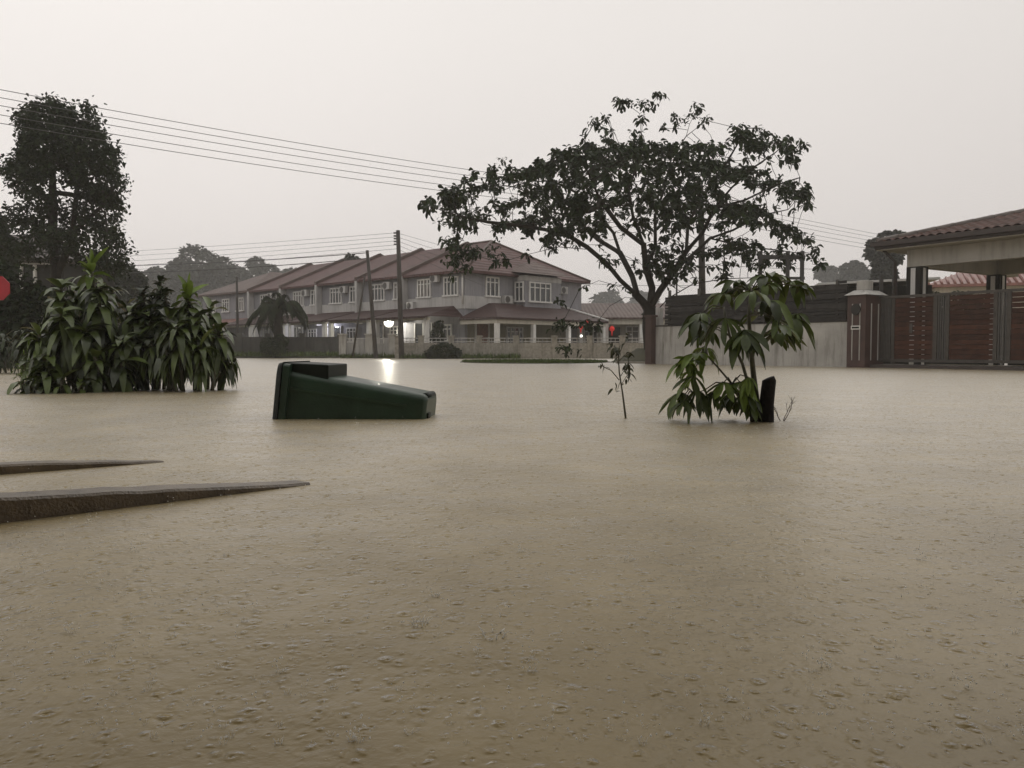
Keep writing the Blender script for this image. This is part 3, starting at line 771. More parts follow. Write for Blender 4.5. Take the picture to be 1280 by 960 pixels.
# bay on the end wall
bay = MB().box(0.0, 1.0, 4.4, 8.0, 2.9, 5.35).build('bay', M_plaster_b, eu)
MB().add([(-0.3, 3.9, 5.65), (1.5, 3.9, 5.42), (1.5, 8.5, 5.42), (-0.3, 8.5, 5.65), (-0.3, 6.2, 6.5), (0.3, 6.2, 6.35)],
         [(0, 1, 5, 4), (1, 2, 5), (2, 3, 4, 5), (3, 2, 1, 0)]).build('bay_roof', M_roof_grey, bay)
gb = MB().box(0.35, 1.03, 4.37, 8.03, 5.0, 5.33); gb.build('bay_panel', M_band, bay)
wnd(bay, 4.75, 6.9, 3.7, 4.95, 1.0, 4, side=True)
# bay's own front window
wnd(bay, 0.12, 0.9, 3.7, 4.95, 4.4, 2)
aircon(eu, 9.2, 0.0, 4.35, side=True); wnd(eu, 8.3, 8.75, 3.9, 5.0, 0.0, 1, side=True)
a3 = aircon(eu, 3.5, 0.05, 3.45, side=True)
# wraparound porch along the end wall
pr = MB(); px0, px1, py0, py1 = 0.05, 3.4, -0.6, 10.2; zb, zt2 = 2.42, 3.45
pr.add([(px0, py0, zb), (px1, py0, zb), (px1, py1, zb), (px0, py1, zb), (px0 + 0.0, py0 + 2.6, zt2), (px0 + 0.0, py1 - 1.6, zt2), (px0 + 0.5, py0 + 2.6, zt2), (px0 + 0.5, py1 - 1.6, zt2)],
       [(0, 1, 6, 4), (1, 2, 7, 6), (2, 3, 5, 7), (4, 6, 7, 5)])
pr.add([(px0, py0, zb - 0.12), (px1, py0, zb - 0.12), (px1, py1, zb - 0.12), (px0, py1, zb - 0.12)], [(3, 2, 1, 0)])
for q in (((px0, py0), (px1, py0)), ((px1, py0), (px1, py1))):
    (xa, ya), (xb, yb) = q; pr.add([(xa, ya, zb - 0.12), (xb, yb, zb - 0.12), (xb, yb, zb - 0.003), (xa, ya, zb - 0.003)], [(0, 1, 2, 3)])
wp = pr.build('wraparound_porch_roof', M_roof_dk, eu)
MB().tube([(px1, py1, zb + 0.05), (px0 + 0.5, py1 - 1.6, zt2 + 0.04)], 0.07, 6).build('hip_edge', M_white, wp)
MB().box(px1 - 0.35, px1 - 0.15, py0 + 0.1, py1 - 0.1, 2.05, 2.295).box(px0, px1 - 0.36, py0 + 0.1, py0 + 0.3, 2.05, 2.295).build('porch_beam', M_cream, eu)
for yy in (py0 + 0.2, 2.8, 6.2, 9.9):
    MB().box(px1 - 0.36, px1 - 0.12, yy - 0.12, yy + 0.12, -0.5, 2.05).build('porch_column', M_white, eu)
MB().box(-0.015, 0.02, 0.2, 10.0, 0.0, 2.3).build('ground_floor_wall', M_olive, eu)
d = MB().box(0.025, 0.07, 0.9, 1.9, 0.1, 2.1).build('door', M_wood, eu)
MB().box(0.03, 0.12, 0.78, 0.88, 0.1, 2.2).box(0.03, 0.12, 1.92, 2.02, 0.1, 2.2).box(0.03, 0.12, 0.88, 1.92, 2.12, 2.2).build('door_frame', M_white, d)
wnd(eu, 3.6, 5.2, 0.9, 2.0, 0.025, 4, side=True)

def hip_house(name, label, loc, rz, w_, d_, ez, rz_, wallm, roofm, cols=0, oh=0.5, base=-0.5):
    o = thing(name, label, 'house', loc, rz)
    MB().box(-w_ / 2, w_ / 2, 0, d_, base, ez).build('wall', wallm, o)
    r = MB(); a, b, c, e_ = (-w_ / 2 - oh, -oh, ez), (w_ / 2 + oh, -oh, ez), (w_ / 2 + oh, d_ + oh, ez), (-w_ / 2 - oh, d_ + oh, ez)
    k = min(w_, d_) / 2 + oh
    if w_ >= d_: p, q = (-w_ / 2 - oh + k, d_ / 2, rz_), (w_ / 2 + oh - k, d_ / 2, rz_); fs = [(0, 1, 5, 4), (1, 2, 5), (2, 3, 4, 5), (3, 0, 4)]
    else: p, q = (0, -oh + k, rz_), (0, d_ + oh - k, rz_); fs = [(0, 1, 4), (1, 2, 5, 4), (2, 3, 5), (3, 0, 4, 5)]
    dn = lambda v: (v[0], v[1], v[2] - 0.15)
    r.add([a, b, c, e_, p, q], fs); r.add([dn(a), dn(b), dn(c), dn(e_)], [(3, 2, 1, 0)])
    for u, v in ((a, b), (b, c), (c, e_), (e_, a)):
        r.add([dn(u), dn(v), (v[0], v[1], v[2] - 0.003), (u[0], u[1], u[2] - 0.003)], [(0, 1, 2, 3)])
    r.build('roof', roofm, o)
    return o
# house beyond the terrace's far end
h1 = hip_house('hipped_house', 'pale grey hipped-roof house at the far left end of the terrace', K + Matrix.Rotation(RZ, 3, 'Z') @ Vector((-31.3, 0.2, 0)), RZ, 9, 10, 5.5, 7.7, M_plaster_b, M_roof_grey)
for xx in (-3.2, -0.6, 2.0): wnd(h1, xx, xx + 1.3, 3.9, 5.0, 0, 3)
porch_roof(-4.3, 4.3, -3.0, 2.5, 3.2).build('porch_roof', M_roof_red, h1)
for xx in (-4, 0, 4): MB().box(xx - .13, xx + .13, -2.8, -2.54, -0.5, 2.38).build('porch_column', M_white, h1)
# low house right of the end unit
lx = at(775, 437, 58)
h2 = thing('low_house', 'low pale house with tiled lean-to roof right of the end house', 'house', (lx.x, 58, 0), 0)
MB().box(-3.2, 3.6, 0, 7, -0.5, 2.9).build('wall', M_cream, h2)
MB().slab([(-3.6, -2.4, 2.72), (4.2, -2.4, 2.72), (4.2, 3, 4.0), (-3.6, 3, 4.0)], 0.12).slab([(-3.6, 3, 3.997), (4.2, 3, 3.997), (4.2, 7.6, 2.9), (-3.6, 7.6, 2.9)], 0.12).build('roof', M_roof_grey, h2)
MB().box(-3.4, 4.0, -2.2, -1.98, 2.25, 2.595).build('porch_beam', M_cream, h2)
for xx in (-3.0, -1.25, 1.2, 3.8): MB().box(xx - .15, xx + .15, -2.24, -1.94, -0.5, 2.245).build('porch_column', M_white, h2)
wnd(h2, -2.6, -1.6, 0.9, 2.2, 0, 3); wnd(h2, 0.4, 1.8, 0.9, 2.2, 0, 3)
d2 = MB().box(-0.9, 0, -0.05, -0.004, 0, 2.1).build('door', M_darkin, h2)
# dark house behind the column tree
hx = at(-22, 437, 40)
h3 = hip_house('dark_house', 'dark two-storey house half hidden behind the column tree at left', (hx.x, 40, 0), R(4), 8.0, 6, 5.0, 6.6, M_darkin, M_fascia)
for xx in (2.0, 2.65): MB().box(xx - .06, xx + .06, -0.16, -0.004, 3.4, 4.7).build('window_post', M_white, h3)
MB().box(1.6, 3.9, -0.1, -0.003, 4.72, 4.80).build('string_course', M_band, h3)
wnd(h3, -1.2, 0.6, 3.5, 4.6, 0, 3, fr=M_darksteel); wnd(h3, 0.5, 3.0, 0.9, 2.2, 0, 3, fr=M_darksteel)

# porch lamps (lit in the photo)
def lamp(label, pxp, pyp, Y, colr, power, size, kind):
    p = at(pxp, pyp, Y)
    t = thing('porch_lamp', label, 'lamp', p, 0, 'lit porch lamps along the terrace')
    m = mat('glow ' + kind, (0.9, 0.9, 0.9), 0.4, 0, emit=colr, estr=1.5 if kind != 'tube' else 9)
    if kind == 'tube': MB().tube([(-size, 0, 0), (size, 0, 0)], 0.09, 8).build('bulb', m, t)
    else: MB().lathe((0, 0, 0), [(max(0.01, size * math.cos(q * PI / 12)), size * math.sin(q * PI / 12)) for q in range(-6, 7)], 20).build('bulb', m, t)
    MB().box(-0.06, 0.06, 0.02, 0.14, size + 0.0, size + 0.1).build('bracket', M_darksteel, t)
    l = bpy.data.lights.new('lamp_light', 'POINT'); l.energy = power; l.color = colr; l.shadow_soft_size = 0.2; l.specular_factor = 0.0
    lo = bpy.data.objects.new('lamp_light', l); C.objects.link(lo); lo.parent = t; lo.location = (0, -0.35, 0)
    return t
def lampY(xl, yl):
    return (K + Matrix.Rotation(RZ, 3, 'Z') @ Vector((xl, yl, 0))).y
lamp('brightest porch lamp, warm white, near the tall middle pole', 486, 403, lampY(-6.6, -0.6), (1.0, 0.95, 0.80), 520, 0.34, 'warm')
lamp('bluish white porch lamp, middle one of the three', 407, 406, lampY(-15.0, -0.5), (0.86, 0.86, 1.0), 120, 0.17, 'cool')
lamp('small dim oblong porch lamp beside the palm trunk', 346, 406.5, lampY(-22.5, -2.4), (1.0, 0.97, 0.88), 30, 0.28, 'tube')

# boundary wall before the end house
bw = thing('boundary_wall', 'low stained concrete boundary wall with piers and pale rails before the end house', 'wall', (0, 45.2, 0))
X0, X1 = at(497, 437, 45.2).x, at(812, 437, 45.2).x
MB().box(X0, X1, 0, 0.15, -0.6, 0.88).build('wall_panel', M_conc, bw)
k = 0
for pxp in (497, 526, 564, 599, 645, 693, 737, 778, 812):
    x = at(pxp, 437, 45.2).x; p = MB().box(x - 0.15, x + 0.15, -0.06, 0.21, -0.6, 1.22)
    p.box(x - 0.19, x + 0.19, -0.1, 0.25, 1.223, 1.29).build('pier', M_conc, bw)
rl = MB()
for z in (0.93, 1.12): rl.box(X0, X1, 0.05, 0.09, z, z + 0.04)
for k in range(60):
    x = X0 + (X1 - X0) * k / 59; rl.box(x - 0.012, x + 0.012, 0.1, 0.12, 0.88, 1.15)
rl.build('rail', M_band, bw)
# dark wall at left before the terrace
dwl = thing('dark_wall', 'dark weathered boundary wall behind the palm before the terrace', 'wall', (0, 49.4, 0))
X0, X1 = at(255, 437, 49.4).x, at(425, 437, 49.4).x
M_dwall = mat('dark weathered wall', (0.075, 0.072, 0.066), 0.85, 0.3, 1, streak=0.7)
MB().box(X0, X1, 0, 0.16, -0.4, 1.28).build('wall_panel', M_dwall, dwl)
for pxp in (300, 335, 378, 425):
    x = at(pxp, 437, 49.4).x; MB().box(x - 0.17, x + 0.17, -0.05, 0.22, -0.4, 1.5).build('pier', M_dwall, dwl)
# grey gate and piers between the walls
gg = thing('driveway_gate', 'pale driveway gate between piers below the brightest porch lamp', 'gate', (0, 47.0, 0))
xs_ = [at(p, 437, 47).x for p in (428, 461, 490)]
for x in xs_: MB().box(x - 0.2, x + 0.2, 0, 0.4, -0.5, 1.35).box(x - 0.25, x + 0.25, -0.05, 0.45, 1.353, 1.43).build('gate_pier', M_wallconc, gg)
for a, b in zip(xs_[:-1], xs_[1:]):
    g = MB(); g.bar((a + 0.2, 0.2, 0.15), (b - 0.2, 0.2, 0.15), 0.06); g.bar((a + 0.2, 0.2, 1.15), (b - 0.2, 0.2, 1.15), 0.06)
    n = 14
    for k in range(n + 1):
        x = a + 0.24 + (b - a - 0.48) * k / n; g.box(x - 0.02, x + 0.02, 0.18, 0.21, 0.19, 1.12)
    g.build('gate_leaf', M_band, gg)
    MB().box(a + 0.26, b - 0.26, 0.225, 0.235, 0.2, 0.85).build('gate_sheet', M_wallconc, gg)

# ------------------------------------------------------------------ lanterns
def lantern(label, pxp, pyp, Y, r):
    p = at(pxp, pyp, Y)
    t = thing('red_lantern', label, 'lantern', p, 0, 'red lanterns at the low house')
    MB().lathe((0, 0, 0), [(0.06, -r * 0.95), (r * 0.7, -r * 0.7), (r, 0), (r * 0.7, r * 0.7), (0.06, r * 0.95)], 16).build('lantern_shade', M_redl, t)
    MB().lathe((0, 0, r * 0.95), [(0.08, 0), (0.08, 0.07)], 10).build('cap', M_wood, t)
    MB().tube([(0, 0, -r * 0.95), (0, 0, -r * 0.95 - 0.3)], [0.05, 0.02], 6).build('tassel', M_redl, t)
    MB().tube([(0, 0, r), (0, 0, r + 0.5)], 0.012, 4).build('hanging_cord', M_wire, t)
    return t
lantern('red lantern hanging rightmost under the low porch, glowing', 765, 411, 55.6, 0.19)
lantern('red lantern hanging above the small white lamp', 726, 408, 53.5, 0.17)
lantern('small red lantern close beside the one above the white lamp', 734, 402, 53.4, 0.12)
t = lamp('small white lamp below the red lanterns at the low house', 726.5, 420, 52.8, (1, 0.95, 0.88), 8, 0.09, 'warm')

# ------------------------------------------------------------------ poles and wires
def pole(label, foot, top, r, arms=True):
    t = thing('utility_pole', label, 'pole', foot, 0, 'utility poles')
    f = Vector(foot); d = Vector(top) - f
    MB().tube([(0, 0, -0.6), d * 0.0, d * 0.5, d], [r * 1.1, r * 1.05, r * 0.9, r * 0.72], 12).build('post', M_pole, t)
    if arms:
        ins = MB()
        for k in range(5):
            z = d * (1 - 0.02 - 0.022 * k)
            ins.box(z.x - r - 0.10, z.x + r * 0.6, z.y - 0.03, z.y + 0.03, z.z - 0.04, z.z + 0.04)
        ins.build('insulator_rack', M_darksteel, t)
    return t
def tip(px_, py_, Y): return at(px_, py_, Y)
pA_t = at(497.5, 288, 44.6); pole('tall upright pole standing mid-frame before the terrace', (at(502, 440, 44.6).x, 44.6, 0), pA_t, 0.15)
pB_t = at(459, 313, 45.5); pole('leaning pole just left of the tall upright pole', (at(470, 440, 45.5).x, 45.5, 0), pB_t, 0.12, False)
st = MB().tube([at(441, 445, 45.0), at(456, 345, 45.4)], [0.06, 0.05], 8)
tag(st.build('pole_stay', M_pole), 'thin slanting stay post propping the leaning pole', 'post')
pC_t = at(296, 346, 54); pole('thin grey pole left of the palm', (pC_t.x, 54, 0), pC_t, 0.10, False)
pD_t = at(876, 232, 37.5); pole('thick pole rising behind the spreading tree and dark fence', (at(879, 440, 37.5).x, 37.5, 0), pD_t, 0.17)
pE_t = at(846, 342, 36); pole('thin pale grey pole between the forked tree and the thick pole', (pE_t.x, 36, 0), pE_t, 0.05, False)
def wire(label, pts, sag, r=0.0095, n=24, group='overhead power lines'):
    P_ = []
    for a, b in zip(pts[:-1], pts[1:]):
        a, b = Vector(a), Vector(b)
        for k in range(n + 1):
            u = k / n; q = a.lerp(b, u); q.z -= 4 * sag * u * (1 - u); P_.append(q)
    o = MB().tube(P_, r, 5).build('power_line', M_wire)
    return tag(o, label, 'power line', group)
ordn = ['topmost', 'second', 'middle', 'fourth', 'lowest']
for k in range(5):
    y0 = (112, 122, 132, 143.5, 154)[k]; y1 = (247, 253, 259, 266, 272)[k]
    a = at(0, y0, 20.7); b = at(876, y1, 37.5); c_ = at(1110, (290, 294, 299, 304, 309)[k], 47)
    ext = a + (a - b) * 0.22; ext.z = a.z + 0.12
    end = c_ + (c_ - b) * 2
    end.z = c_.z
    pts = [ext, b]
    # sag so that the curve passes the left frame edge where the photo has it
    P0 = ext.copy(); u = 0.22 / 1.22
    sag = 0.42
    P0.z = (a.z + 4 * sag * u * (1 - u) - b.z * u) / (1 - u)
    wire(ordn[k] + ' of the five power lines slanting down across the upper left sky', [P0, b, end], sag if True else 0)
# second line: fan from the tall pole to the left, and on to the right
for k in range(5):
    a = at(496, (291, 296, 301, 306, 311)[k], 44.6); l = at(150, (305, 312, 320, 327, 333)[k], 60)
    l2 = l + (l - a) * 0.5; l2.z = l.z
    wire(ordn[k] + ' of the thin lines running left from the tall upright pole', [l2, a], 0.12, 0.010)
    b = at(575, (311, 319, 327, 335, 343)[k], 49); b = a + (b - a) * 2.6
    wire(ordn[k] + ' of the thin lines running right from the tall upright pole, behind the branches', [a, b], 0.1, 0.009)
for k in range(2):
    a = at(459, (316, 323)[k], 45.5); l = at(150, (328, 339)[k], 50); l2 = l + (l - a) * 0.5; l2.z = l.z
    wire(('upper', 'lower')[k] + ' of two thick black cables running left from the leaning pole', [l2, a], 0.25, 0.024)
a = at(876, 330, 37.5); wire('single cable running right from behind the spreading tree toward the carport', [a, at(1080, 336, 44)], 0.1, 0.012)
wire('low cable crossing between the end house and the spreading tree', [at(700, 352, 60), at(876, 357, 37.5)], 0.1, 0.012)

# ------------------------------------------------------------------ palm before the dark wall
Yp = 48.3
pb = at(348, 440, Yp); pb.z = 0.1
pt = thing('palm_tree', 'short palm with drooping fronds before the dark wall', 'palm tree', pb)
hub = at(348, 386, Yp) - pb
MB().tube([(0, 0, -0.5), (0.02, 0, 0.6), (0, 0, hub.z * 0.7), hub], [0.34, 0.3, 0.24, 0.2], 10).build('trunk', M_bark, pt)
rs = np.random.RandomState(3); Vp = []; stem = MB()
for k in range(20):
    a = k * 2.399; el = rs.uniform(0.05, 1.25); Lf = rs.uniform(1.8, 2.5)
    d = Vector((math.cos(a) * math.cos(el), math.sin(a) * math.cos(el), math.sin(el)))
    pts = []
    for q in range(11):
        u = q / 10; p = hub + d * (Lf * u) * (1 - 0.18 * u); p.z -= (0.75 + 0.55 * math.cos(el)) * u ** 2.6; pts.append(p)
    stem.tube(pts, [0.03 * (1 - q / 11) + 0.006 for q in range(11)], 4)
    B, D = [], []
    for q in range(44):
        u = 0.12 + 0.88 * q / 44; i = min(9, int(u * 10)); fr = u * 10 - i
        p = pts[i].lerp(pts[i + 1], fr); tg = (pts[i + 1] - pts[i]).normalized()
        sd = tg.cross(Vector((0, 0, 1))).normalized()
        for sgn in (-1, 1): B.append(p); D.append(sd * sgn + tg * 0.7 + Vector((0, 0, -0.25)))
    B = np.array([tuple(b) for b in B]); D = np.array([tuple(b) for b in D])
    Vp.append(leaves(B, D, 0.5 * rs.uniform(0.8, 1.1, len(B)), 0.07, 0.6, SIMP, seed=k, roll=0.2))
fr = np_build('fronds', *join(Vp), M_leaf_left, pt)
stem.build('frond_stems', M_bark, pt)

# ------------------------------------------------------------------ shrubs and grass near the walls
bushy('round_shrub', 'round dark shrub against the boundary wall, right of the tall pole', 'shrub', (at(553, 437, 44.2).x, 44.4, 0.0), [(0, 0, 0.35, 0.8, 0.55), (0.6, 0.1, 0.25, 0.5, 0.4), (-0.55, 0.1, 0.25, 0.45, 0.35)], 0.10, 3500, M_leaf_left, 0.03, 61)
bushy('loose_shrub', 'loose dark climber hanging over the porch fence behind the round shrub', 'shrub', (at(547, 437, 45.9).x, 45.9, 0.0), [(0, 0, 1.2, 0.45, 0.5), (0.1, 0.1, 1.9, 0.3, 0.3)], 0.09, 1500, M_leaf_left, 0.03, 62)
bushy('palm_foot_shrub', 'dense green shrub round the palm foot', 'shrub', (pb.x, Yp - 0.7, 0), [(0, 0, 0.5, 0.9, 0.5), (0.3, 0, 0.95, 0.5, 0.5), (-0.4, 0, 0.8, 0.45, 0.45)], 0.11, 3000, M_leaf_dark, 0.03, 63)
bushy('hedge_plant', 'green leafy hedge above the dark fence, right of the broad-leaved plant', 'hedge', (at(1035, 437, 27).x, 27.5, -0.3), [(0, 0, 2.35, 1.0, 0.55), (-0.9, 0.3, 2.25, 0.8, 0.5), (0.6, 0.2, 2.3, 0.6, 0.4)], 0.11, 4500, M_grass, 0.04, 64)
bushy('dark_hedge', 'dark hedge seen through the carport below the red roof', 'hedge', (at(1195, 437, 34).x, 34, -0.3), [(0, 0, 2.6, 1.1, 0.7), (-0.9, 0, 2.7, 0.6, 0.5), (1.2, 0, 2.5, 0.9, 0.6)], 0.12, 4000, M_leaf_left, 0.04, 65)
def blades(name, pts, h, wd, seed, m):
    rs = np.random.RandomState(seed); n = len(pts)
    D = rs.normal(0, 0.35, (n, 3)); D[:, 2] = 1
    V = leaves(pts, D, rs.uniform(*h, n), wd, rs.uniform(0.1, 0.7, n), SIMP, seed=seed)
    o = np_build(name, *V, m); return struct(o, 'stuff')
rs = np.random.RandomState(70)
def region(n, p0, p1, Y0, Y1, z):
    Y = rs.uniform(Y0, Y1, n); pxx = rs.uniform(p0, p1, n)
    return np.stack([(pxx - 640) / F * Y, Y, np.full(n, z)], 1)
tag(blades('bank_grass', np.concatenate([region(5000, 255, 430, 46.9, 49.3, 0.1), region(1500, 425, 500, 46.6, 47.5, 0.0), region(1200, 575, 650, 44.2, 45.1, 0.0), region(900, 500, 575, 44.4, 45.1, 0)]), (0.2, 0.5), 0.05, 71, M_grass), 'rough wet grass along the foot of the walls', 'grass')
# grass verge island standing just proud of the water
vg = MB(); rng = random.Random(4); pts = []
for k in range(60):
    u = k / 59; Y = 36.5 if False else 38.5
    pts.append(u)
cx0, cx1 = at(572, 437, 31.5).x, at(765, 437, 31.5).x
ring_t, ring_b = [], []
nn = 60
for k in range(nn):
    a = 2 * PI * k / nn; x = (cx0 + cx1) / 2 + (cx1 - cx0) / 2 * math.cos(a) * (1 + rng.uniform(-.02, .02)); y = 32 + 3.7 * math.sin(a) * (1 + rng.uniform(-.06, .06))
    ring_b.append((x, y, -0.3)); ring_t.append(((x - (cx0 + cx1) / 2) * 0.97 + (cx0 + cx1) / 2, 32 + (y - 32) * 0.93, 0.03))
vg.add(ring_b + ring_t, [(k, (k + 1) % nn, nn + (k + 1) % nn, nn + k) for k in range(nn)] + [tuple(range(nn, 2 * nn))])
struct(vg.build('verge', M_soil))
n = 26000; a = rs.uniform(0, 2 * PI, n); q = np.sqrt(rs.uniform(0, 1, n))
vp = np.stack([(cx0 + cx1) / 2 + (cx1 - cx0) / 2 * 0.95 * q * np.cos(a), 32 + 3.5 * q * np.sin(a), np.full(n, 0.01)], 1)
tag(blades('verge_grass', vp, (0.06, 0.15), 0.03, 73, M_grass), 'low grass on the narrow verge above the flood', 'grass')
# mound at the tree foot
md = MB(); c0 = at(806, 450, 31.6)
md.lathe((c0.x + 0.1, 31.4, -0.3), [(2.2, 0), (1.6, 0.28), (0.9, 0.55), (0.45, 0.85)], 20)
tag(md.build('earth_mound', M_soil), 'sloping earth mound round the spreading tree trunk', 'mound')
cb = MB().box(at(770, 437, 29).x, at(812, 437, 29).x, 28.9, 29.1, -0.3, 0.07)
tag(cb.build('concrete_edging', M_conc), 'straight concrete edging left of the brown post at waterline', 'edging')

# ------------------------------------------------------------------ right: wall, dark fence, gate, carport house
WA = onz(819, 454.5); WB = onz(1060, 458.5)
WA = Vector((WA.x, 27.8, 0)); WA.x = (819 - 640) / F * 27.8
WB = Vector(((1060 - 640) / F * 22.9, 22.9, 0))
wd_ = (WB - WA); wl_ = wd_.length; wrz = math.atan2(wd_.y, wd_.x)
gw = thing('garden_wall', 'grey stained rendered wall behind the broad-leaved plant, right of the tree', 'wall', WA, wrz)
MB().box(0, wl_, 0, 0.18, -0.6, 1.29).build('wall_panel', M_wallconc, gw)
MB().box(-0.02, wl_ - 0.02, -0.02, 0.2, 1.292, 1.33).build('coping', M_darkfence, gw)
bf = thing('board_fence', 'blackened horizontal board fence on top of the grey wall', 'fence', WA + Vector((0, 0, 1.335)), wrz)
sl = MB(); rng = random.Random(9)
nz_ = 13
for r_ in range(nz_):
    x = 0.35
    while x < wl_ - 0.1:
        ln = min(rng.uniform(1.2, 2.6), wl_ - 0.1 - x)
        z = 0.02 + r_ * 0.086 + rng.uniform(-0.012, 0.012)
        if z + 0.1 < 1.16 + 0.05 * math.sin(x * 1.3) - (0.12 if x < 2.6 and r_ > nz_ - 3 else 0):
            y = 0.05 + rng.uniform(-0.02, 0.03); dz = rng.uniform(-0.02, 0.02)
            sl.hexa([(x, y, z), (x + ln, y, z + dz), (x + ln, y + 0.03, z + dz), (x, y + 0.03, z)], [(x, y, z + 0.075), (x + ln, y, z + dz + 0.075), (x + ln, y + 0.03, z + dz + 0.075), (x, y + 0.03, z + 0.075)])
        x += ln + 0.01
sl.build('boards', M_darkfence, bf)
for k in range(6):
    x = 0.5 + (wl_ - 0.9) * k / 5; MB().box(x - 0.04, x + 0.04, 0.085, 0.15, 0, 1.18).build('fence_post', M_darksteel, bf)
MB().box(0.4, wl_ - 0.1, 0.155, 0.17, 0.0, 1.0).build('backing_sheet', M_darkfence, bf)
ppt = MB().box(0.24, 0.42, 0.0, 0.18, 0.0, 0.72)
bp_ = thing('brown_post', 'square brown post at the left end of the grey wall, before the trunk', 'post', WA + Vector((-0.28, 0.02, 0)), wrz)
MB().box(-0.04, 0.22, -0.06, 0.2, -0.6, 1.62).build('post_shaft', M_pillar, bp_)
MB().box(-0.08, 0.26, -0.1, 0.24, 1.622, 1.69).build('cap', M_pillar, bp_)
pw = MB().box(-0.1, 0.1, -0.1, 0.1, 0, 0.62); 
o = pw.build('pale_post', M_band, None, bevel=0.02); o.location = WA + Vector((0.18, 0.28, 1.335)); o.rotation_euler = (0, 0, wrz)
tag(o, 'short pale post on the grey wall beside the trunk', 'post')

E = Vector((0.55, -0.835, 0)).normalized(); P = Vector((0.835, 0.55, 0)).normalized(); GRZ = math.atan2(E.y, E.x)
# gate pillar
gp0 = Vector(((1058 - 640) / F * 22.75, 22.75, 0))
gp = thing('gate_pillar', 'brown gate pillar with pale grooves, round lamp and white letter slot', 'pillar', gp0, GRZ)
MB().box(0, 0.56, 0, 0.9, -0.6, 2.02).build('shaft', M_pillar, gp)
MB().hexa([(-0.07, -0.07, 2.023), (0.63, -0.07, 2.023), (0.63, 0.97, 2.023), (-0.07, 0.97, 2.023)], [(0.12, 0.12, 2.16), (0.44, 0.12, 2.16), (0.44, 0.8, 2.16), (0.12, 0.8, 2.16)]).build('cap', M_wallconc, gp)
MB().box(0.13, 0.43, 0.2, 0.55, 2.163, 2.44).build('lamp_block', M_wallconc, gp, bevel=0.02)
gr = MB().box(0.15, 0.18, -0.012, -0.003, 0.2, 1.78).box(0.38, 0.41, -0.012, -0.003, 0.2, 1.78); gr.build('groove_strip', M_wallconc, gp)
gr = MB().box(0.563, 0.572, 0.25, 0.29, 0.2, 1.78).box(0.563, 0.572, 0.58, 0.62, 0.2, 1.78); gr.build('groove_strip', M_wallconc, gp)
n = 18
MB().add([(0.28 + 0.14 * math.cos(2 * PI * k / n), -0.05, 1.62 + 0.16 * math.sin(2 * PI * k / n)) for k in range(n)] + [(0.28 + 0.14 * math.cos(2 * PI * k / n), -0.014, 1.62 + 0.16 * math.sin(2 * PI * k / n)) for k in range(n)],
         [tuple(range(n))] + [(k, n + k, n + (k + 1) % n, (k + 1) % n) for k in range(n)]).build('round_lamp', M_darkfence, gp)
ls = MB().box(0.14, 0.42, -0.03, -0.013, 1.06, 1.17).build('letter_slot', M_white, gp)
MB().box(0.17, 0.39, -0.036, -0.031, 1.09, 1.14).build('slot_opening', M_darkin, ls)
# sliding gate
g0 = gp0 + E * 0.62 + P * 0.55
gt = thing('sliding_gate', 'brown slatted sliding gate in a grey steel frame beside the pillar', 'gate', g0, GRZ)
GL = 7.5; zt0, zb0 = 1.98, 0.16
MB().box(0, GL, 0, 0.06, zb0, zb0 + 0.08).build('bottom_rail', M_steel, gt)
MB().box(0, GL, -0.01, 0.07, zt0 - 0.07, zt0).build('top_rail', M_steel, gt)
def gpos(pxp):     # distance along the gate for a photo column
    k = (pxp - 640) / F
    return (k * g0.y - g0.x) / (E.x - k * E.y)
# side panel of bars then three slat panels
xl = [gpos(v) for v in (1098, 1113, 1117, 1165, 1170, 1181, 1185, 1240, 1245, 1257, 1262)]
def bars(a, b, n):
    m = MB()
    for k in range(n): 
        x = a + (b - a) * (k + 0.5) / n; m.box(x - 0.015, x + 0.015, 0.015, 0.045, zb0 + 0.082, zt0 - 0.072)
    m.build('bar_group', M_darksteel, gt)
def stile(a, b): MB().box(a, b, 0.0, 0.06, zb0 + 0.081, zt0 - 0.071).build('stile', M_steel, gt)
def slats(a, b):
    m = MB(); n = 13; p = (zt0 - zb0 - 0.16) / n
    for k in range(n): m.box(a, b, 0.012, 0.038, zb0 + 0.09 + k * p, zb0 + 0.09 + k * p + p - 0.014)
    m.build('slat_panel', M_slat, gt)
bars(0.02, xl[1] - 0.03, 7); stile(xl[1], xl[2]); slats(xl[2] + 0.004, xl[3] - 0.004); stile(xl[3], xl[4]); bars(xl[4], xl[5], 4); stile(xl[5], xl[6]); slats(xl[6] + 0.004, xl[7] - 0.004)
stile(xl[7], xl[8]); bars(xl[8], xl[9], 4); stile(xl[9], xl[10]); slats(xl[10] + 0.004, xl[10] + 1.5); stile(xl[10] + 1.504, xl[10] + 1.6); bars(xl[10] + 1.6, xl[10] + 2.0, 4); stile(xl[10] + 2.0, xl[10] + 2.1)
slats(xl[10] + 2.104, GL - 0.1)
MB().box(0.9, 0.98, -0.03, -0.002, 0.95, 1.2).build('lock_box', M_darksteel, gt)
sill = MB().box(-0.7, 9, -0.3, 0.5, -0.6, 0.09).build('gate_sill', M_fascia); sill.location = g0; sill.rotation_euler = (0, 0, GRZ)
tag(sill, 'dark wet concrete sill under the sliding gate', 'sill')

# carport house (its roof, beam and columns)
CO = Vector(((1093 - 640) / F * 24.0, 24.0, 0)); CZ = at(1093, 307, 24.0).z
ch_ = thing('carport_house', 'tiled carport house behind the slatted gate at right', 'house', CO, GRZ)
S_ = 0.27; LEN = 9.0; DPT = 9.0
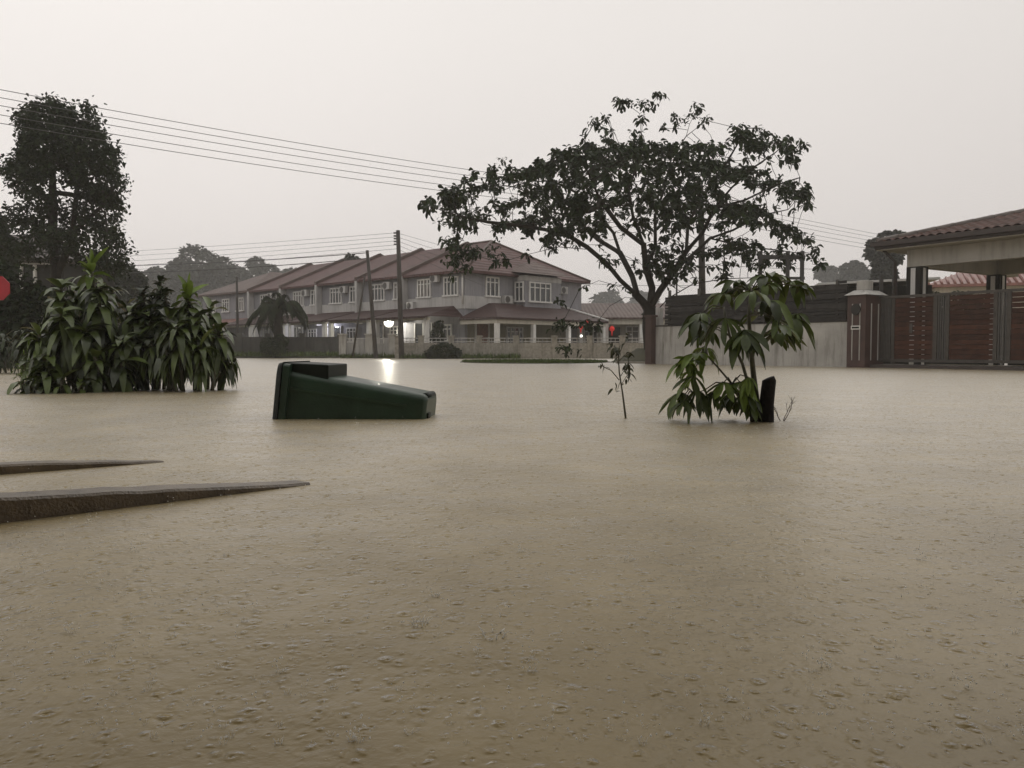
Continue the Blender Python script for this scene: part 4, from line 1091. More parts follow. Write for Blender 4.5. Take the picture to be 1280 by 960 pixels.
# front slope, pantile corrugation across x, running down -y; hip from the corner at 45 degrees
def pantile(x_of, x0, x1, nxn, nyn, fn):
    V, Q = [], []
    for j in range(nyn + 1):
        for i in range(nxn + 1): V.append(fn(i / nxn, j / nyn))
    for j in range(nyn):
        for i in range(nxn): a = j * (nxn + 1) + i; Q.append((a, a + 1, a + nxn + 2, a + nxn + 1))
    return np.array(V), np.array(Q)
def front(u, v):
    x = u * LEN; y = v * min(x, LEN / 2 if x < LEN / 2 else LEN / 2)
    yy = v * min(x, 4.4)
    row = (yy / 0.36) % 1
    return (x, yy, CZ + S_ * yy + 0.05 + 0.075 * abs(math.sin(PI * x / 0.25)) ** 0.7 + 0.028 * (1 - row))
V, Q = pantile(None, 0, LEN, 420, 48, front)
rp_ = np_build('roof_tiles', V, Q, M_roof_brown, ch_)
def leftside(u, v):
    y = u * DPT; xx = v * min(y, 4.4); row = (xx / 0.36) % 1
    return (xx, y, CZ + S_ * xx + 0.05 + 0.035 * abs(math.sin(PI * y / 0.25)) + 0.025 * (1 - row))
V, Q = pantile(None, 0, DPT, 240, 24, leftside)
np_build('roof_tiles', V, Q[:, ::-1], M_roof_brown, ch_)
cp = MB()
for k in range(13):
    a = k * 0.36; b = a + 0.40
    if b > 4.6: break
    cp.tube([(a, a, CZ + S_ * a + 0.12), (b, b, CZ + S_ * b + 0.11)], [0.085, 0.11], 10)
cp.build('hip_caps', M_hipcap, ch_)
MB().box(-0.03, LEN, -0.05, 0.0, CZ - 0.13, CZ + 0.055).box(-0.05, -0.002, 0.001, DPT, CZ - 0.13, CZ + 0.055).build('fascia', M_fascia, ch_)
gu = MB().box(-0.12, LEN, -0.16, -0.052, CZ - 0.05, CZ + 0.085).build('gutter', M_fascia, ch_)
MB().box(0, LEN, 0, DPT, CZ - 0.16, CZ - 0.132).build('soffit', M_soffit, ch_)
bz = CZ - 0.165; b0 = bz - 0.5
bx0 = 0.62
MB().box(bx0, LEN, 0.55, 0.85, b0, bz).box(bx0, bx0 + 0.3, 0.851, 6.6, b0, bz).box(bx0 + 0.301, LEN, 5.2, 5.5, b0, bz).build('beam', M_soffit, ch_)
def column(x, y):
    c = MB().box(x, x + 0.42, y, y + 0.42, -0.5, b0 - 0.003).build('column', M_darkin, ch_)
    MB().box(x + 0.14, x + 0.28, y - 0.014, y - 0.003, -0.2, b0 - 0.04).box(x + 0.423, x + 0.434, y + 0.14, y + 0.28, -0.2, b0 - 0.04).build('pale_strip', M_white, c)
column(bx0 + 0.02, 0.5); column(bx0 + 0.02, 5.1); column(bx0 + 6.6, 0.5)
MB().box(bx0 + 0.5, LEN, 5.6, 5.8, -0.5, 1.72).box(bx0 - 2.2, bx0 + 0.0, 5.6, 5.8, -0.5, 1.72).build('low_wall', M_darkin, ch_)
MB().tube([(0.12, 0.1, CZ - 0.1), (0.35, 0.4, CZ - 0.5), (0.42, 0.5, 0.2)], 0.045, 8).build('downpipe', M_fascia, ch_)
# red roofed house beyond the carport
rh0 = at(1250, 437, 44)
rh = hip_house('red_roofed_house', 'bright red pantiled house seen under the carport beam', (rh0.x + 2.0, 44, 0), R(-20), 10, 8, 4.15, 6.0, M_cream, M_roof_red)
wr = MB()
for k in range(34):
    x = -5.4 + k * 0.33
    q = min(1, (x + 5.5) / 4.5, (5.5 - x) / 4.5) if abs(x) > 1 else 1
    q = max(0.05, q)
    wr.tube([(x, -0.5, 4.17), (x, -0.5 + 4.5 * q, 4.17 + 1.85 * q)], 0.07, 5)
wr.build('roof_tile_rolls', M_roof_red, rh)
# dark shed with pale roof edge
s0 = at(1022, 437, 28.5)
sh = thing('lean_to_shed', 'dark lean-to shed with a pale roof edge between pillar and carport', 'shed', s0 * 1, math.atan2(-0.25, 1))
sh.location.z = 0
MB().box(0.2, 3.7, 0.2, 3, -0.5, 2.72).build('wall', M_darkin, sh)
MB().slab([(0, 0, 2.86), (3.9, 0, 2.98), (3.9, 3.2, 2.98), (0, 3.2, 2.86)], 0.08).build('roof', M_tin, sh)
# bare steel frame behind the fence
s1 = at(949, 437, 30)
fr_ = thing('steel_frame', 'bare dark steel frame standing behind the board fence', 'frame', (s1.x, 30, 0), 0)
xa, xb, xc = 0.0, at(983, 437, 30).x - s1.x, at(1001, 437, 30).x - s1.x
for x in (xa, xb, xc): MB().box(x - 0.06, x + 0.06, -0.06, 0.06, -0.5, 4.15).build('upright', M_darksteel, fr_)
MB().box(xa - 0.1, xc + 0.1, -0.05, 0.05, 3.85, 4.0).build('crossbar', M_darksteel, fr_)
MB().box(xa - 0.1, xc + 0.1, -0.03, 0.03, 3.1, 3.2).build('crossbar', M_darksteel, fr_)
# dark gate post frame near carport corner
for pxp in (1100, 1116):
    p_ = at(pxp, 437, 27)
    o = MB().box(-0.05, 0.05, -0.05, 0.05, -0.5, 3.35 if pxp > 1105 else 3.0).build('yard_post', M_darksteel); o.location = (p_.x, 27, 0)
    tag(o, ('slim dark post behind the carport corner, left one' if pxp < 1105 else 'slim dark post behind the carport corner, right one nearer the column'), 'post', 'yard posts')

# ------------------------------------------------------------------ red road sign at the left edge
sp_ = at(-1, 360.5, 17)
sg = thing('road_sign', 'red octagonal road sign cut off by the left edge', 'sign', (sp_.x, 17, 0))
ap = 0.25; rr = ap / math.cos(PI / 8)
oc = [(rr * math.cos(PI / 8 + PI / 4 * k), rr * math.sin(PI / 8 + PI / 4 * k)) for k in range(8)]
MB().add([(x, -0.06, sp_.z + z) for x, z in oc] + [(x, -0.035, sp_.z + z) for x, z in oc], [tuple(reversed(range(8))), tuple(range(8, 16))] + [(k, (k + 1) % 8, 8 + (k + 1) % 8, 8 + k) for k in range(8)]).build('sign_face', M_red, sg)
MB().tube([(-0.05, 0, -0.5), (-0.05, 0, sp_.z + 0.2)], 0.032, 8).build('post', M_steel, sg)

# ------------------------------------------------------------------ wheelie bin afloat on its side
bc = onz(441, 524); 
bn = thing('wheelie_bin', 'dark green wheeled rubbish bin floating on its side', 'bin', (bc.x, bc.y + 0.26, 0), R(-4))
bn.rotation_euler = (0, R(6), R(-4))
# local frame: x along the bin from mouth (-) to base (+); y depth away; z up
def ring(x, yc, zc, hy, hz, r, n=5):
    pts = []
    for (sy, sz, a0) in ((1, 1, 0), (-1, 1, PI / 2), (-1, -1, PI), (1, -1, 1.5 * PI)):
        for k in range(n):
            a = a0 + PI / 2 * k / (n - 1); pts.append((x, yc + sy * (hy - r) + r * math.cos(a), zc + sz * (hz - r) + r * math.sin(a)))
    return pts
def loft(rings, cap0=True, cap1=True):
    m = MB(); n = len(rings[0]); vs = [p for r_ in rings for p in r_]; fs = []
    for i in range(len(rings) - 1):
        for k in range(n): fs.append((i * n + k, i * n + (k + 1) % n, (i + 1) * n + (k + 1) % n, (i + 1) * n + k))
    m.add(vs, fs, True)
    if cap0: m.add(rings[0], [tuple(reversed(range(n)))])
    if cap1: m.add(rings[-1], [tuple(range(n))])
    return m
# heights at the ends above the water: 0.335 at mouth, 0.205 at base
def prof(u):   # u 0 at mouth .. 1 at base -> centre z, half z, half y
    top = 0.302 + (0.230 - 0.302) * u; bot = -0.34 + (-0.24 + 0.34) * u
    return (top + bot) / 2, (top - bot) / 2, 0.285 - 0.045 * u
xm, xb_ = -0.475, 0.535
rings = []
for u in (0, 0.02, 0.1, 0.3, 0.55, 0.8, 0.97):
    zc, hz_, hy_ = prof(u); rings.append(ring(xm + (xb_ - xm) * u, 0, zc, hy_, hz_, 0.06))
zc, hz_, hy_ = prof(1.0)
rings.append(ring(xb_ - 0.008, 0, zc, hy_ - 0.012, hz_ - 0.012, 0.045)); rings.append(ring(xb_, 0, zc, hy_ - 0.035, hz_ - 0.035, 0.04))
loft(rings).build('body', M_bin, bn)
# raised ledge line along the near side
lg = MB()
def near(u, dz):
    zc, hz_, hy_ = prof(u); return Vector((xm + (xb_ - xm) * u, -hy_ - 0.001, zc + hz_ - dz))
pts = [near(u, 0.125 - 0.03 * u) for u in np.linspace(0.03, 0.86, 8)]
for a, b in zip(pts[:-1], pts[1:]): lg.bar(a, b, 0.02, 0.016)
lg.build('side_ledge', M_bin, bn)
# rim and lid at the mouth
zc, hz_, hy_ = prof(0)
loft([ring(xm - 0.035, 0, zc + 0.012, hy_ + 0.03, hz_ + 0.035, 0.03), ring(xm + 0.012, 0, zc + 0.012, hy_ + 0.03, hz_ + 0.035, 0.03)]).build('rim', M_bin, bn, bevel=0.004)
lid = loft([ring(xm - 0.085, 0, zc + 0.005, hy_ + 0.005, hz_ + 0.01, 0.05), ring(xm - 0.072, 0, zc + 0.012, hy_ + 0.03, hz_ + 0.035, 0.04), ring(xm - 0.039, 0, zc + 0.014, hy_ + 0.04, hz_ + 0.045, 0.04)])
lid.build('lid', M_binblack, bn)
# handle block and bar on top (the bin's rear)
hb = MB().hexa([(xm - 0.03, -0.25, zc + hz_ - 0.01), (xm + 0.285, -0.25, zc + hz_ - 0.05), (xm + 0.285, 0.25, zc + hz_ - 0.05), (xm - 0.03, 0.25, zc + hz_ - 0.01)],
          [(xm - 0.03, -0.25, zc + hz_ + 0.052), (xm + 0.275, -0.25, zc + hz_ + 0.070), (xm + 0.275, 0.25, zc + hz_ + 0.070), (xm - 0.03, 0.25, zc + hz_ + 0.052)])
hbo = hb.build('handle', M_binblack, bn, bevel=0.008)
# wheels stand behind the base on the top rear edge: axle moulding and notch seen at the base end
zc1, hz1, hy1 = prof(1)
MB().box(xb_ + 0.001, xb_ + 0.012, -hy1 + 0.07, -hy1 + 0.17, 0.02, 0.095).build('base_recess', M_binblack, bn)
MB().tube([(xb_ - 0.03, -0.17, zc1 + hz1 - 0.02), (xb_ - 0.03, 0.17, zc1 + hz1 - 0.02)], 0.028, 10).build('axle_tube', M_binblack, bn)

# ------------------------------------------------------------------ strap-leaved bushes at left
def strap_bush(name, label, base, canes, seed, m, my, Ln, Wd, young_top):
    rs = np.random.RandomState(seed)
    t = thing(name, label, 'bush', base)
    st = MB(); Vs, Ys = [], []
    for ci, (bx_, by_, tx, ty, h, n) in enumerate(canes):
        p0 = Vector((bx_, by_, -0.5)); p1 = Vector((tx, ty, h))
        mid = p0.lerp(p1, 0.5) + Vector((rs.normal(0, .04), rs.normal(0, .04), 0))
        st.tube([p0, mid, p1], [0.028, 0.024, 0.018], 7)
        B, D, L_, Dr = [], [], [], []
        yt = ci in young_top
        for k in range(n):
            u = k / n                     # 0 top .. 1 low on the cane
            z = 1 - u * 0.50
            p = p0.lerp(p1, z) if z < .999 else p1
            if h > .45 and p.z < .42 + rs.uniform(-.05, .12):
                if rs.rand() < .30: continue
                u = 1.0
                p = p0.lerp(p1, rs.uniform(.75, 1.0)) + Vector((0, 0, -.03))
            a = k * 2.399 + rs.normal(0, .3)
            top_el = 64 if yt else 38
            el = R(top_el) * (1 - min(1, u * (4.5 if yt else 3.0))) + R(6) * (1 - u) + R(rs.normal(0, 15))
            B.append(p); D.append((math.cos(a) * math.cos(el), math.sin(a) * math.cos(el), math.sin(el)))
            L_.append(rs.uniform(*Ln) * (1 - 0.12 * u) * (.72 if u == 1.0 else 1)); Dr.append(0.10 + (0.80 if yt else 0.85) * min(1, u * 3 + (0 if yt else .25)) + rs.uniform(-.1, .35))
        B = np.array([tuple(b) for b in B]); D = np.array(D); L_ = np.array(L_); Dr = np.array(Dr)
        ny = int(n * 0.14) if ci in young_top else 0
        V = leaves(B[ny:], D[ny:], L_[ny:], L_[ny:] * rs.uniform(*Wd, len(L_) - ny), Dr[ny:], LANC, fold=0.22, roll=0.18, seed=seed + ci)
        Vs.append(V)
        if ny: Ys.append(leaves(B[:ny], D[:ny], L_[:ny] * 1.05, L_[:ny] * 0.27, Dr[:ny], LANC, fold=0.3, roll=0.2, seed=seed + 50 + ci))
    np_build('leaves', *join(Vs), m, t)
    if Ys: np_build('young_leaves', *join(Ys), my, t)
    st.build('canes', M_stem, t)
    return t
Yb = 10.0
def bX(px_): return (px_ - 640) / F * Yb
b0x = bX(120)
canesA = []
rng = random.Random(21)
for (pxx, pyt, dy, n) in ((117, 322, 0, 80), (92, 345, -.25, 66), (142, 346, -.3, 66), (70, 365, 0.1, 64), (165, 372, 0.1, 60), (108, 378, -.55, 60), (52, 398, -.1, 54), (135, 398, -.5, 54), (82, 405, -.55, 50), (170, 412, -.35, 50), (40, 425, 0.15, 40), (95, 430, -.7, 34), (150, 432, -.6, 36), (178, 378, 0, 56), (186, 408, -.25, 50), (176, 438, -.45, 40), (66, 440, -.4, 36), (122, 350, .4, 50), (75, 350, .45, 50), (160, 360, .5, 46)):
    x = bX(pxx) - b0x; z = at(pxx, pyt, Yb + dy).z - 0.12
    canesA.append((x * 0.45 + rng.uniform(-.06, .06), dy * 0.4, x, dy, z, n))
strap_bush('strap_leaf_bush', 'large rounded bush of broad drooping leaves, bright shoot on top', (b0x, Yb, 0), canesA, 101, M_drac, M_drac_young, (0.27, 0.40), (0.29, 0.36), (0,))
b1x = bX(247)
canesB = []
for (pxx, pyt, dy, n) in ((245, 362, -.1, 80), (262, 392, -.3, 60), (226, 392, -.25, 60), (280, 408, -.05, 54), (247, 402, -.5, 56), (215, 412, 0, 44), (270, 428, -.4, 44), (232, 432, -.45, 40), (288, 436, 0.1, 36), (214, 386, .1, 54), (206, 425, -.25, 44), (255, 380, .35, 46)):
    x = bX(pxx) - b1x; z = at(pxx, pyt, Yb + dy).z - 0.05
    canesB.append((x * 0.5 + rng.uniform(-.05, .05), dy * 0.4, x, dy, z, n))
strap_bush('strap_leaf_bush', 'smaller broad-leaved bush on the right of the clump, yellow-green shoot', (b1x, Yb - 0.1, 0), canesB, 131, M_drac, M_drac_young, (0.27, 0.40), (0.27, 0.34), (0,))
canesC = []
b2x = bX(188)
for (pxx, pyt, dy, n) in ((185, 348, .3, 90), (172, 358, .1, 70), (200, 362, .1, 70), (190, 392, -.15, 70), (205, 405, -.1, 60), (180, 415, -.2, 60), (196, 438, -.2, 50), (210, 440, 0, 50), (178, 450, -.2, 40)):
    x = bX(pxx) - b2x; z = at(pxx, pyt, Yb + dy).z - 0.02
    canesC.append((x * 0.5, dy * 0.4, x, dy, z, n))
strap_bush('dark_shrub', 'darker small-leaved shrub between the two broad-leaved bushes', (b2x, Yb + 0.1, 0), canesC, 161, M_drac_dark, M_drac_dark, (0.17, 0.27), (0.28, 0.38), ())
# low plants at the left foot of the clump
fx = bX(64)
rs = np.random.RandomState(6); n = 420
Bf = rs.normal(0, 1, (n, 3)) * np.array([0.10, 0.1, 0.13]) + np.array([0, 0, 0.2]); Bf[:, 2] = np.abs(Bf[:, 2])
ft = thing('feathery_plant', 'small feathery yellow-green plant at the left foot of the bushes', 'plant', (fx, Yb - 0.35, 0))
np_build('leaves', *leaves(Bf, sph(n, rs) + np.array([0, 0, 0.5]), rs.uniform(.08, .15, n), .014, .3, SIMP, seed=7), M_drac_young, ft)
sm = MB()
for k in range(9): sm.tube([(rng.uniform(-.05, .05), rng.uniform(-.05, .05), -0.4), (rng.uniform(-.15, .15), rng.uniform(-.1, .1), rng.uniform(.2, .42))], [.006, .003], 5)
sm.build('stems', M_stem, ft)
strap_bush('low_strap_plant', 'low clump of arching strap leaves touching the water at the bush foot', (bX(100), Yb - 0.75, 0), [(0, 0, .02, 0, .24, 34), (-.12, 0, -.2, -.1, .15, 26), (.15, .05, .22, -.05, .16, 26), (.3, .1, .42, 0, .12, 20)], 191, M_drac, M_drac_young, (.24, .38), (.2, .27), ())
# bush row further left, behind
def b3(pxx, Y): return (pxx - 640) / F * Y
cl = [(x * .6, 0, x, y, z, n) for x, y, z, n in ((0, 0, .85, 60), (-.5, .2, .75, 50), (.45, -.1, .7, 50), (-.9, 0, .7, 44), (.2, -.4, .5, 40), (-.35, -.4, .5, 40), (.75, 0, .5, 36), (-1.2, -.1, .5, 40))]
strap_bush('strap_leaf_bush', 'dark strap-leaved bush farther back at the left edge, below the sign', (b3(28, 17), 17, 0), cl, 201, M_drac_dark, M_drac_young, (.3, .45), (.2, .28), ())
bushy('edge_shrub', 'tall dark shrub behind the road sign at the left edge', 'shrub', (b3(8, 22), 22, 0), [(0, 0, 1.5, 1.1, 1.4), (-.9, 0, 2.0, 1.0, 1.2), (.8, .3, 1.2, .8, 1.1), (1.5, .5, 1.0, .8, 0.9)], 0.16, 6000, M_leaf_left, 0.06, 205)

# ------------------------------------------------------------------ palmate plant at right
Yq = 5.65
base = onz(948, 526); base.z = 0
pq = thing('palmate_plant', 'broad-leaved plant with big fingered drooping leaves standing in the water', 'plant', base)
def Q(px_, py_, dy=0): return at(px_, py_, base.y + dy) - base
rs = np.random.RandomState(44)
LB = {'d': [], 'b': []}; stems = MB()
LOBE = ((0, 0.10), (0.22, 0.5), (0.5, 0.95), (0.72, 1.0), (0.88, 0.6), (1, 0.04))
def palmate(hub, out_dir, size, tilt, bright, nl=7, seed=0, droop=0.9):
    r = np.random.RandomState(seed + 900)
    o = Vector(out_dir).normalized()
    sd = o.cross(Vector((0, 0, 1))); sd = sd.normalized() if sd.length > 1e-3 else Vector((1, 0, 0))
    B, D, L_ = [], [], []
    for k in range(nl):
        a = (k - (nl - 1) / 2) * (2 * PI * 0.80 / nl)
        d = o * math.cos(a) + sd * math.sin(a)
        d.z += tilt - 0.1 + r.normal(0, .12); d.x += r.normal(0, .1); d.y += r.normal(0, .1)
        B.append(tuple(hub)); D.append(tuple(d)); L_.append(size * (1 - 0.28 * abs(k - (nl - 1) / 2) / ((nl - 1) / 2)) * r.uniform(.9, 1.1))
    L_ = np.array(L_)
    LB['b' if bright else 'd'].append(leaves(np.array(B), np.array(D), L_, L_ * r.uniform(.25, .38, nl), droop * r.uniform(.5, 1.35, nl), LOBE, fold=0.3, roll=0.3, seed=seed))
main = [Vector((0, 0, -.4)), Q(946, 505), Q(942, 470), Q(938, 430), Q(936, 395), Q(938, 365)]
stems.tube(main, [.026, .024, .02, .016, .013, .009], 8)
s2 = [Vector((-.02, 0, -.4)), Q(941, 500, -.02), Q(928, 455, -.03), Q(912, 420, -.03), Q(905, 385, -.02)]
stems.tube(s2, [.014, .013, .011, .009, .006], 7)
s3 = [Vector((-.01, -.02, -.4)), Q(938, 515, -.05), Q(915, 480, -.08), Q(898, 460, -.1), Q(884, 445, -.1)]
stems.tube(s3, [.010, .009, .008, .006, .005], 6)
s4 = [Q(915, 480, -.08), Q(895, 478, -.1), Q(880, 488, -.12), Q(868, 492, -.12)]
stems.tube(s4, [.006, .005, .004, .003], 6)
up = [ # hub px, py, dy, outward (x,y), size, tilt, anchor, bright
    (876, 392, -.10, (-1, -.5), .235, .10, s2[-1], 0), (905, 368, .05, (-.7, .6), .22, .25, main[-1], 0), (930, 412, -.26, (.15, -1), .25, -.35, main[3], 0),
    (962, 376, -.16, (.7, -.7), .25, .05, main[-1], 0), (992, 398, -.05, (1, -.3), .24, .0, main[-2], 0), (958, 346, .05, (.2, -.6), .25, .30, main[-1], 0),
    (990, 352, .12, (.9, .2), .22, .18, main[-1], 0), (920, 352, .10, (-.6, .5), .21, .35, main[-1], 0), (905, 398, -.20, (-.5, -1), .24, -.1, s2[-1], 0),
    (948, 392, .2, (.5, .8), .22, .1, main[-2], 0), (975, 415, .10, (.8, .5), .23, -.1, main[3], 0), (885, 412, .10, (-.8, .5), .2, -.05, s2[3], 0), (940, 365, -.2, (-.3, -1), .22, .2, main[-1], 0), (968, 398, -.25, (.4, -1), .22, -.15, main[-2], 0),
    (872, 442, -.12, (-.9, -.5), .20, .15, s3[-1], 1), (858, 452, -.06, (-1, -.1), .19, .0, s3[-1], 1), (882, 436, .02, (.2, .5), .17, .3, s3[-1], 1), (866, 470, -.18, (-.4, -1), .22, -.3, s4[-1], 0), (850, 490, -.1, (-1, -.4), .20, -.3, s4[-1], 0),
    (872, 488, -.15, (.2, -1), .20, -.4, s4[-1], 0), (905, 478, -.18, (-.2, -1), .19, -.3, s3[2], 1), (925, 478, -.15, (.2, -1), .2, -.35, s3[2], 1), (915, 490, .05, (-.3, .8), .18, -.1, s3[1], 0), (932, 492, -.1, (.5, -.8), .17, -.3, s3[1], 0), (893, 492, -.1, (-.6, -.8), .16, -.3, s3[2], 0)]
rj = random.Random(77)
more = []
for (a, b, dy, od, sz, tl, an, br) in up:
    for rep in range(2 if rj.random() < .55 else 1):
        if rj.random() < .15: continue
        more.append((a + rj.uniform(-8, 14), b + rj.uniform(-8, 12), dy + rj.uniform(-.12, .2), (od[0] + rj.uniform(-.7, .7), od[1] + rj.uniform(-.7, .7)), sz * rj.uniform(.6, .9), tl + rj.uniform(-.25, .15), an, br))
up += more
for i, (a, b, dy, od, sz, tl, an, br) in enumerate(up):
    h = Q(a, b, dy)
    mid = (Vector(an) + h) / 2 + Vector((0, 0, 0.04))
    stems.tube([an, mid, h], [.0055, .0045, .0035], 5)
    sz *= 0.95
    palmate(h, (od[0], od[1], 0), sz, tl, br, rj.choice((6, 7, 8)), seed=300 + i, droop=rj.uniform(.4, 1.0))
np_build('leaves', *join(LB['d']), M_palm_leaf, pq)
np_build('young_leaves', *join(LB['b']), M_palm_bright, pq)
stems.build('stems', M_stem, pq)
# cut stump beside it
sb = onz(957, 527)
stp = MB(); rng = random.Random(2); n = 16
r0 = []
for (z, r_, dx) in ((-.4, .07, -.02), (0, .058, 0), (.12, .049, .004), (.22, .047, .014), (.285, .046, .02), (.305, .032, .022)):
    r0.append([(dx + (r_ + rng.uniform(-.0018, .0018)) * math.cos(2 * PI * k / n), (r_ + rng.uniform(-.003, .003)) * math.sin(2 * PI * k / n), z + (0.012 * math.cos(2 * PI * k / n) if z > .3 else 0)) for k in range(n)])
M_stump = mat('black wet stump', (0.008, 0.006, 0.005), 0.75, 0.4, 30, spec=0.15, bump=0.01, bscale=60)
so = loft(r0).build('tree_stump', M_stump); so.location = (sb.x, sb.y, 0)
tag(so, 'short blackened cut stump standing in the water beside the broad-leaved plant', 'stump')
# dead twig right of the stump
tw0 = onz(977, 526); dt = MB(); rng = random.Random(12)
def twig(m, p, d, L_, r_, depth, rng, leafpts=None, spread=.6):
    pts = [p]; q = p
    for k in range(4):
        d = (d + Vector((rng.uniform(-1, 1), rng.uniform(-1, 1), rng.uniform(-.6, .8))) * 0.22).normalized(); q = q + d * (L_ / 4); pts.append(q)
    m.tube(pts, [r_, r_ * .9, r_ * .8, r_ * .65, r_ * .5], 5)
    if leafpts is not None and depth <= 1: leafpts += [pts[2], pts[3], pts[4]]
    if depth > 0:
        for k in range(3 if depth > 1 else 2):
            i = rng.choice((2, 3, 4)); dd = (d + Vector((rng.uniform(-1, 1), rng.uniform(-1, 1), rng.uniform(-.3, .7))) * spread).normalized()
            twig(m, pts[i], dd, L_ * rng.uniform(.45, .7), r_ * .55, depth - 1, rng, leafpts, spread)
M_twig = mat('dead twig', (0.085, 0.06, 0.04), 0.8, 0.3, 20)
for dx in (-.35, .35, .7): twig(dt, Vector((0, 0, -.03)), Vector((dx, rng.uniform(-.3, .3), 1)), .13, .0035, 2, rng)
do = dt.build('dead_twig', M_twig); do.location = (tw0.x, tw0.y, 0); tag(do, 'thin bare brown twig poking out of the water right of the stump', 'twig')
# sapling
sa = onz(782, 523); sp = thing('sapling', 'thin sparse sapling standing alone in the water left of the broad-leaved plant', 'sapling', (sa.x, sa.y, 0))
def S(px_, py_, dy=0): return at(px_, py_, sa.y + dy) - Vector((sa.x, sa.y, 0))
sm = MB(); lp = []; rng = random.Random(33)
mainp = [S(782, 525) + Vector((0, 0, -.4)), S(782, 522), S(778, 490), S(774, 465), S(773, 445), S(775, 432)]
sm.tube(mainp, [.009, .008, .006, .005, .004, .003], 6)
sm.tube([S(774, 475), S(764, 463, -.03), S(755, 459, -.05), S(750, 455, -.05)], [.004, .0035, .003, .002], 5)
lp += [S(750, 455, -.05), S(756, 459, -.05), S(753, 456)]
for (a, b, dx) in ((776, 470, .5), (774, 458, -.5), (773, 452, .6), (774, 446, -.4), (777, 482, .3), (775, 440, .3)):
    twig(sm, S(a, b), Vector((dx, rng.uniform(-.5, .5), .9)), .10, .003, 1, rng, lp)
sm.build('stems', M_stem, sp)
rs = np.random.RandomState(5)
Bl = np.array([tuple(p) for p in lp]); Bl = np.concatenate([Bl, Bl]) + rs.normal(0, .008, (len(Bl) * 2, 3))
extra = np.array([tuple(S(a, b)) for a, b in ((769, 478), (769, 484), (771, 490), (780, 480), (766, 486), (783, 474))])
Bl = np.concatenate([Bl[rs.rand(len(Bl)) < .6], extra]); Dl = rs.normal(0, 1, (len(Bl), 3)); Dl[:, 2] -= .6
np_build('leaves', *leaves(Bl, Dl, rs.uniform(.03, .06, len(Bl)), .02, .5, LANC, seed=3), mat('sapling leaf', (0.05, 0.055, 0.025), .5, .3, 20, island=.4, trans=.15), sp)

# ------------------------------------------------------------------ concrete kerb ends rising from the water at left
def kerb(label, tip_, d, z_per_m, wid, length):
    d = Vector((*d, 0)).normalized(); nrm = Vector((d.y, -d.x, 0))
    if nrm.y < 0: nrm = -nrm
    tip_ = Vector((tip_.x, tip_.y, 0)); m = MB(); ring_ = []
    rng = random.Random(int(length * 100))
    n = 26
    vs = []
    for k in range(n + 1):
        s_ = length * k / n; p = tip_ + d * s_; z = 0.007 + s_ * z_per_m * 0.95 + rng.uniform(-.003, .003)
        tw = max(0.0, 0.4 - s_) * 0.012
        b = 0.008
        vs += [p + Vector((0, 0, -.45)), p + Vector((0, 0, z - b)), p + nrm * b + Vector((0, 0, z)), p + nrm * (wid - b) + Vector((0, 0, z - tw)), p + nrm * wid + Vector((0, 0, z - tw - b)), p + nrm * wid + Vector((0, 0, -.45))]
    fs = []
    for k in range(n):
        for j in range(6): fs.append((k * 6 + j, k * 6 + (j + 1) % 6, (k + 1) * 6 + (j + 1) % 6, (k + 1) * 6 + j))
    fs += [tuple(reversed(range(6))), tuple(range(n * 6, n * 6 + 6))]
    m.add(vs, fs)
    return tag(m.build('concrete_kerb', M_kerb), label, 'kerb', 'concrete kerbs sinking under the flood')
kerb('nearer concrete kerb sloping down into the flood at lower left', onz(388, 606), (-0.74, -0.675), 0.072, 0.125, 2.2)
kerb('farther concrete kerb, mostly submerged, just its dark top showing', onz(205, 578), (-0.82, -0.57), 0.058, 0.10, 1.6)

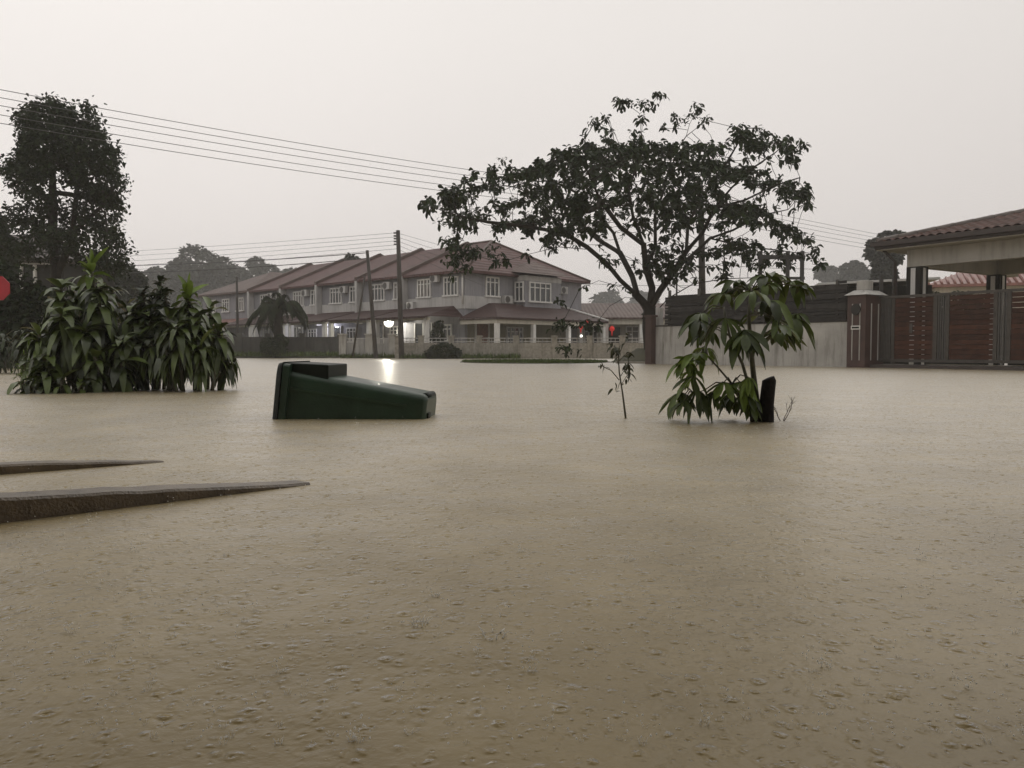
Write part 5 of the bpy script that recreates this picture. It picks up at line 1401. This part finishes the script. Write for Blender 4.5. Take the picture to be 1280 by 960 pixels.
# ------------------------------------------------------------------ rain: splash crowns and drops on the water
rs = np.random.RandomState(90)
M_drop = mat('splash water', (0.93, 0.92, 0.89), 0.1, 0.05, 20, spec=0.6, trans=0.6)
cr = MB(); dr = MB()
def crown_splash(x, y, r_, h):
    n = rs.randint(6, 12); a0 = rs.uniform(0, 6); prev = None
    for k in range(n):
        a = a0 + 2 * PI * k / n + rs.normal(0, .15); c_, s_ = math.cos(a), math.sin(a); hh = h * rs.uniform(.3, 1.4)
        q = [Vector((x + r_ * f * c_, y + r_ * f * s_, z)) for f, z in ((.8, -.002), (.95, hh * .5), (1.25 + rs.uniform(0, .3), hh))]
        w_ = r_ * rs.uniform(.035, .07)
        cr.tube(q, [w_ * 1.6, w_, w_ * .5], 5)
        if prev is not None and rs.rand() < .6: cr.tube([prev, (prev + q[1]) / 2 + Vector((0, 0, h * .05)), q[1]], [w_ * .6, w_ * .4, w_ * .6], 4)
        prev = q[1]
def drop(x, y, z, r_):
    dr.lathe((x, y, z), [(r_ * .3, -r_), (r_ * .85, -r_ * .5), (r_, 0), (r_ * .8, r_ * .6), (r_ * .25, r_ * 1.2)], 7)
for k in range(1500):
    Y = 1.0 + 8.0 * rs.uniform(0, 1) ** 1.7; x = rs.uniform(-.68, .68) * Y
    r_ = rs.uniform(.002, .005) * (1 + .12 * Y); 
    if rs.rand() < .35: crown_splash(x, Y, r_, r_ * rs.uniform(.6, 1.3))
    else: drop(x, Y, rs.uniform(0, .02), rs.uniform(.0007, .0018))
    for q in range(rs.randint(0, 3)): drop(x + rs.normal(0, .012), Y + rs.normal(0, .012), rs.uniform(.003, .03), rs.uniform(.0007, .0018))
for (pxp, pyp, r_) in ((617, 795, .026), (664, 838, .009), (112, 655, .008), (525, 780, .02), (788, 700, .012), (1032, 835, .010), (170, 690, .009), (545, 745, .010), (880, 905, .008), (440, 925, .007), (1150, 700, .010), (350, 840, .008), (720, 660, .011), (960, 640, .011), (1210, 860, .007), (90, 790, .008), (650, 690, .010)):
    p = onz(pxp, pyp); crown_splash(p.x, p.y, r_ * .8, r_ * .5)
    for q in range(11): drop(p.x + rs.normal(0, r_), p.y + rs.normal(0, r_ * .6), abs(rs.normal(0, r_ * 1.4)) + .003, rs.uniform(.0008, .002))
tag(struct(cr.build('rain_splashes', M_drop), 'stuff'), 'tiny splash crowns where rain strikes the flood', 'splashes')
tag(struct(dr.build('rain_drops', M_drop), 'stuff'), 'bouncing rain drops over the flood water', 'drops')
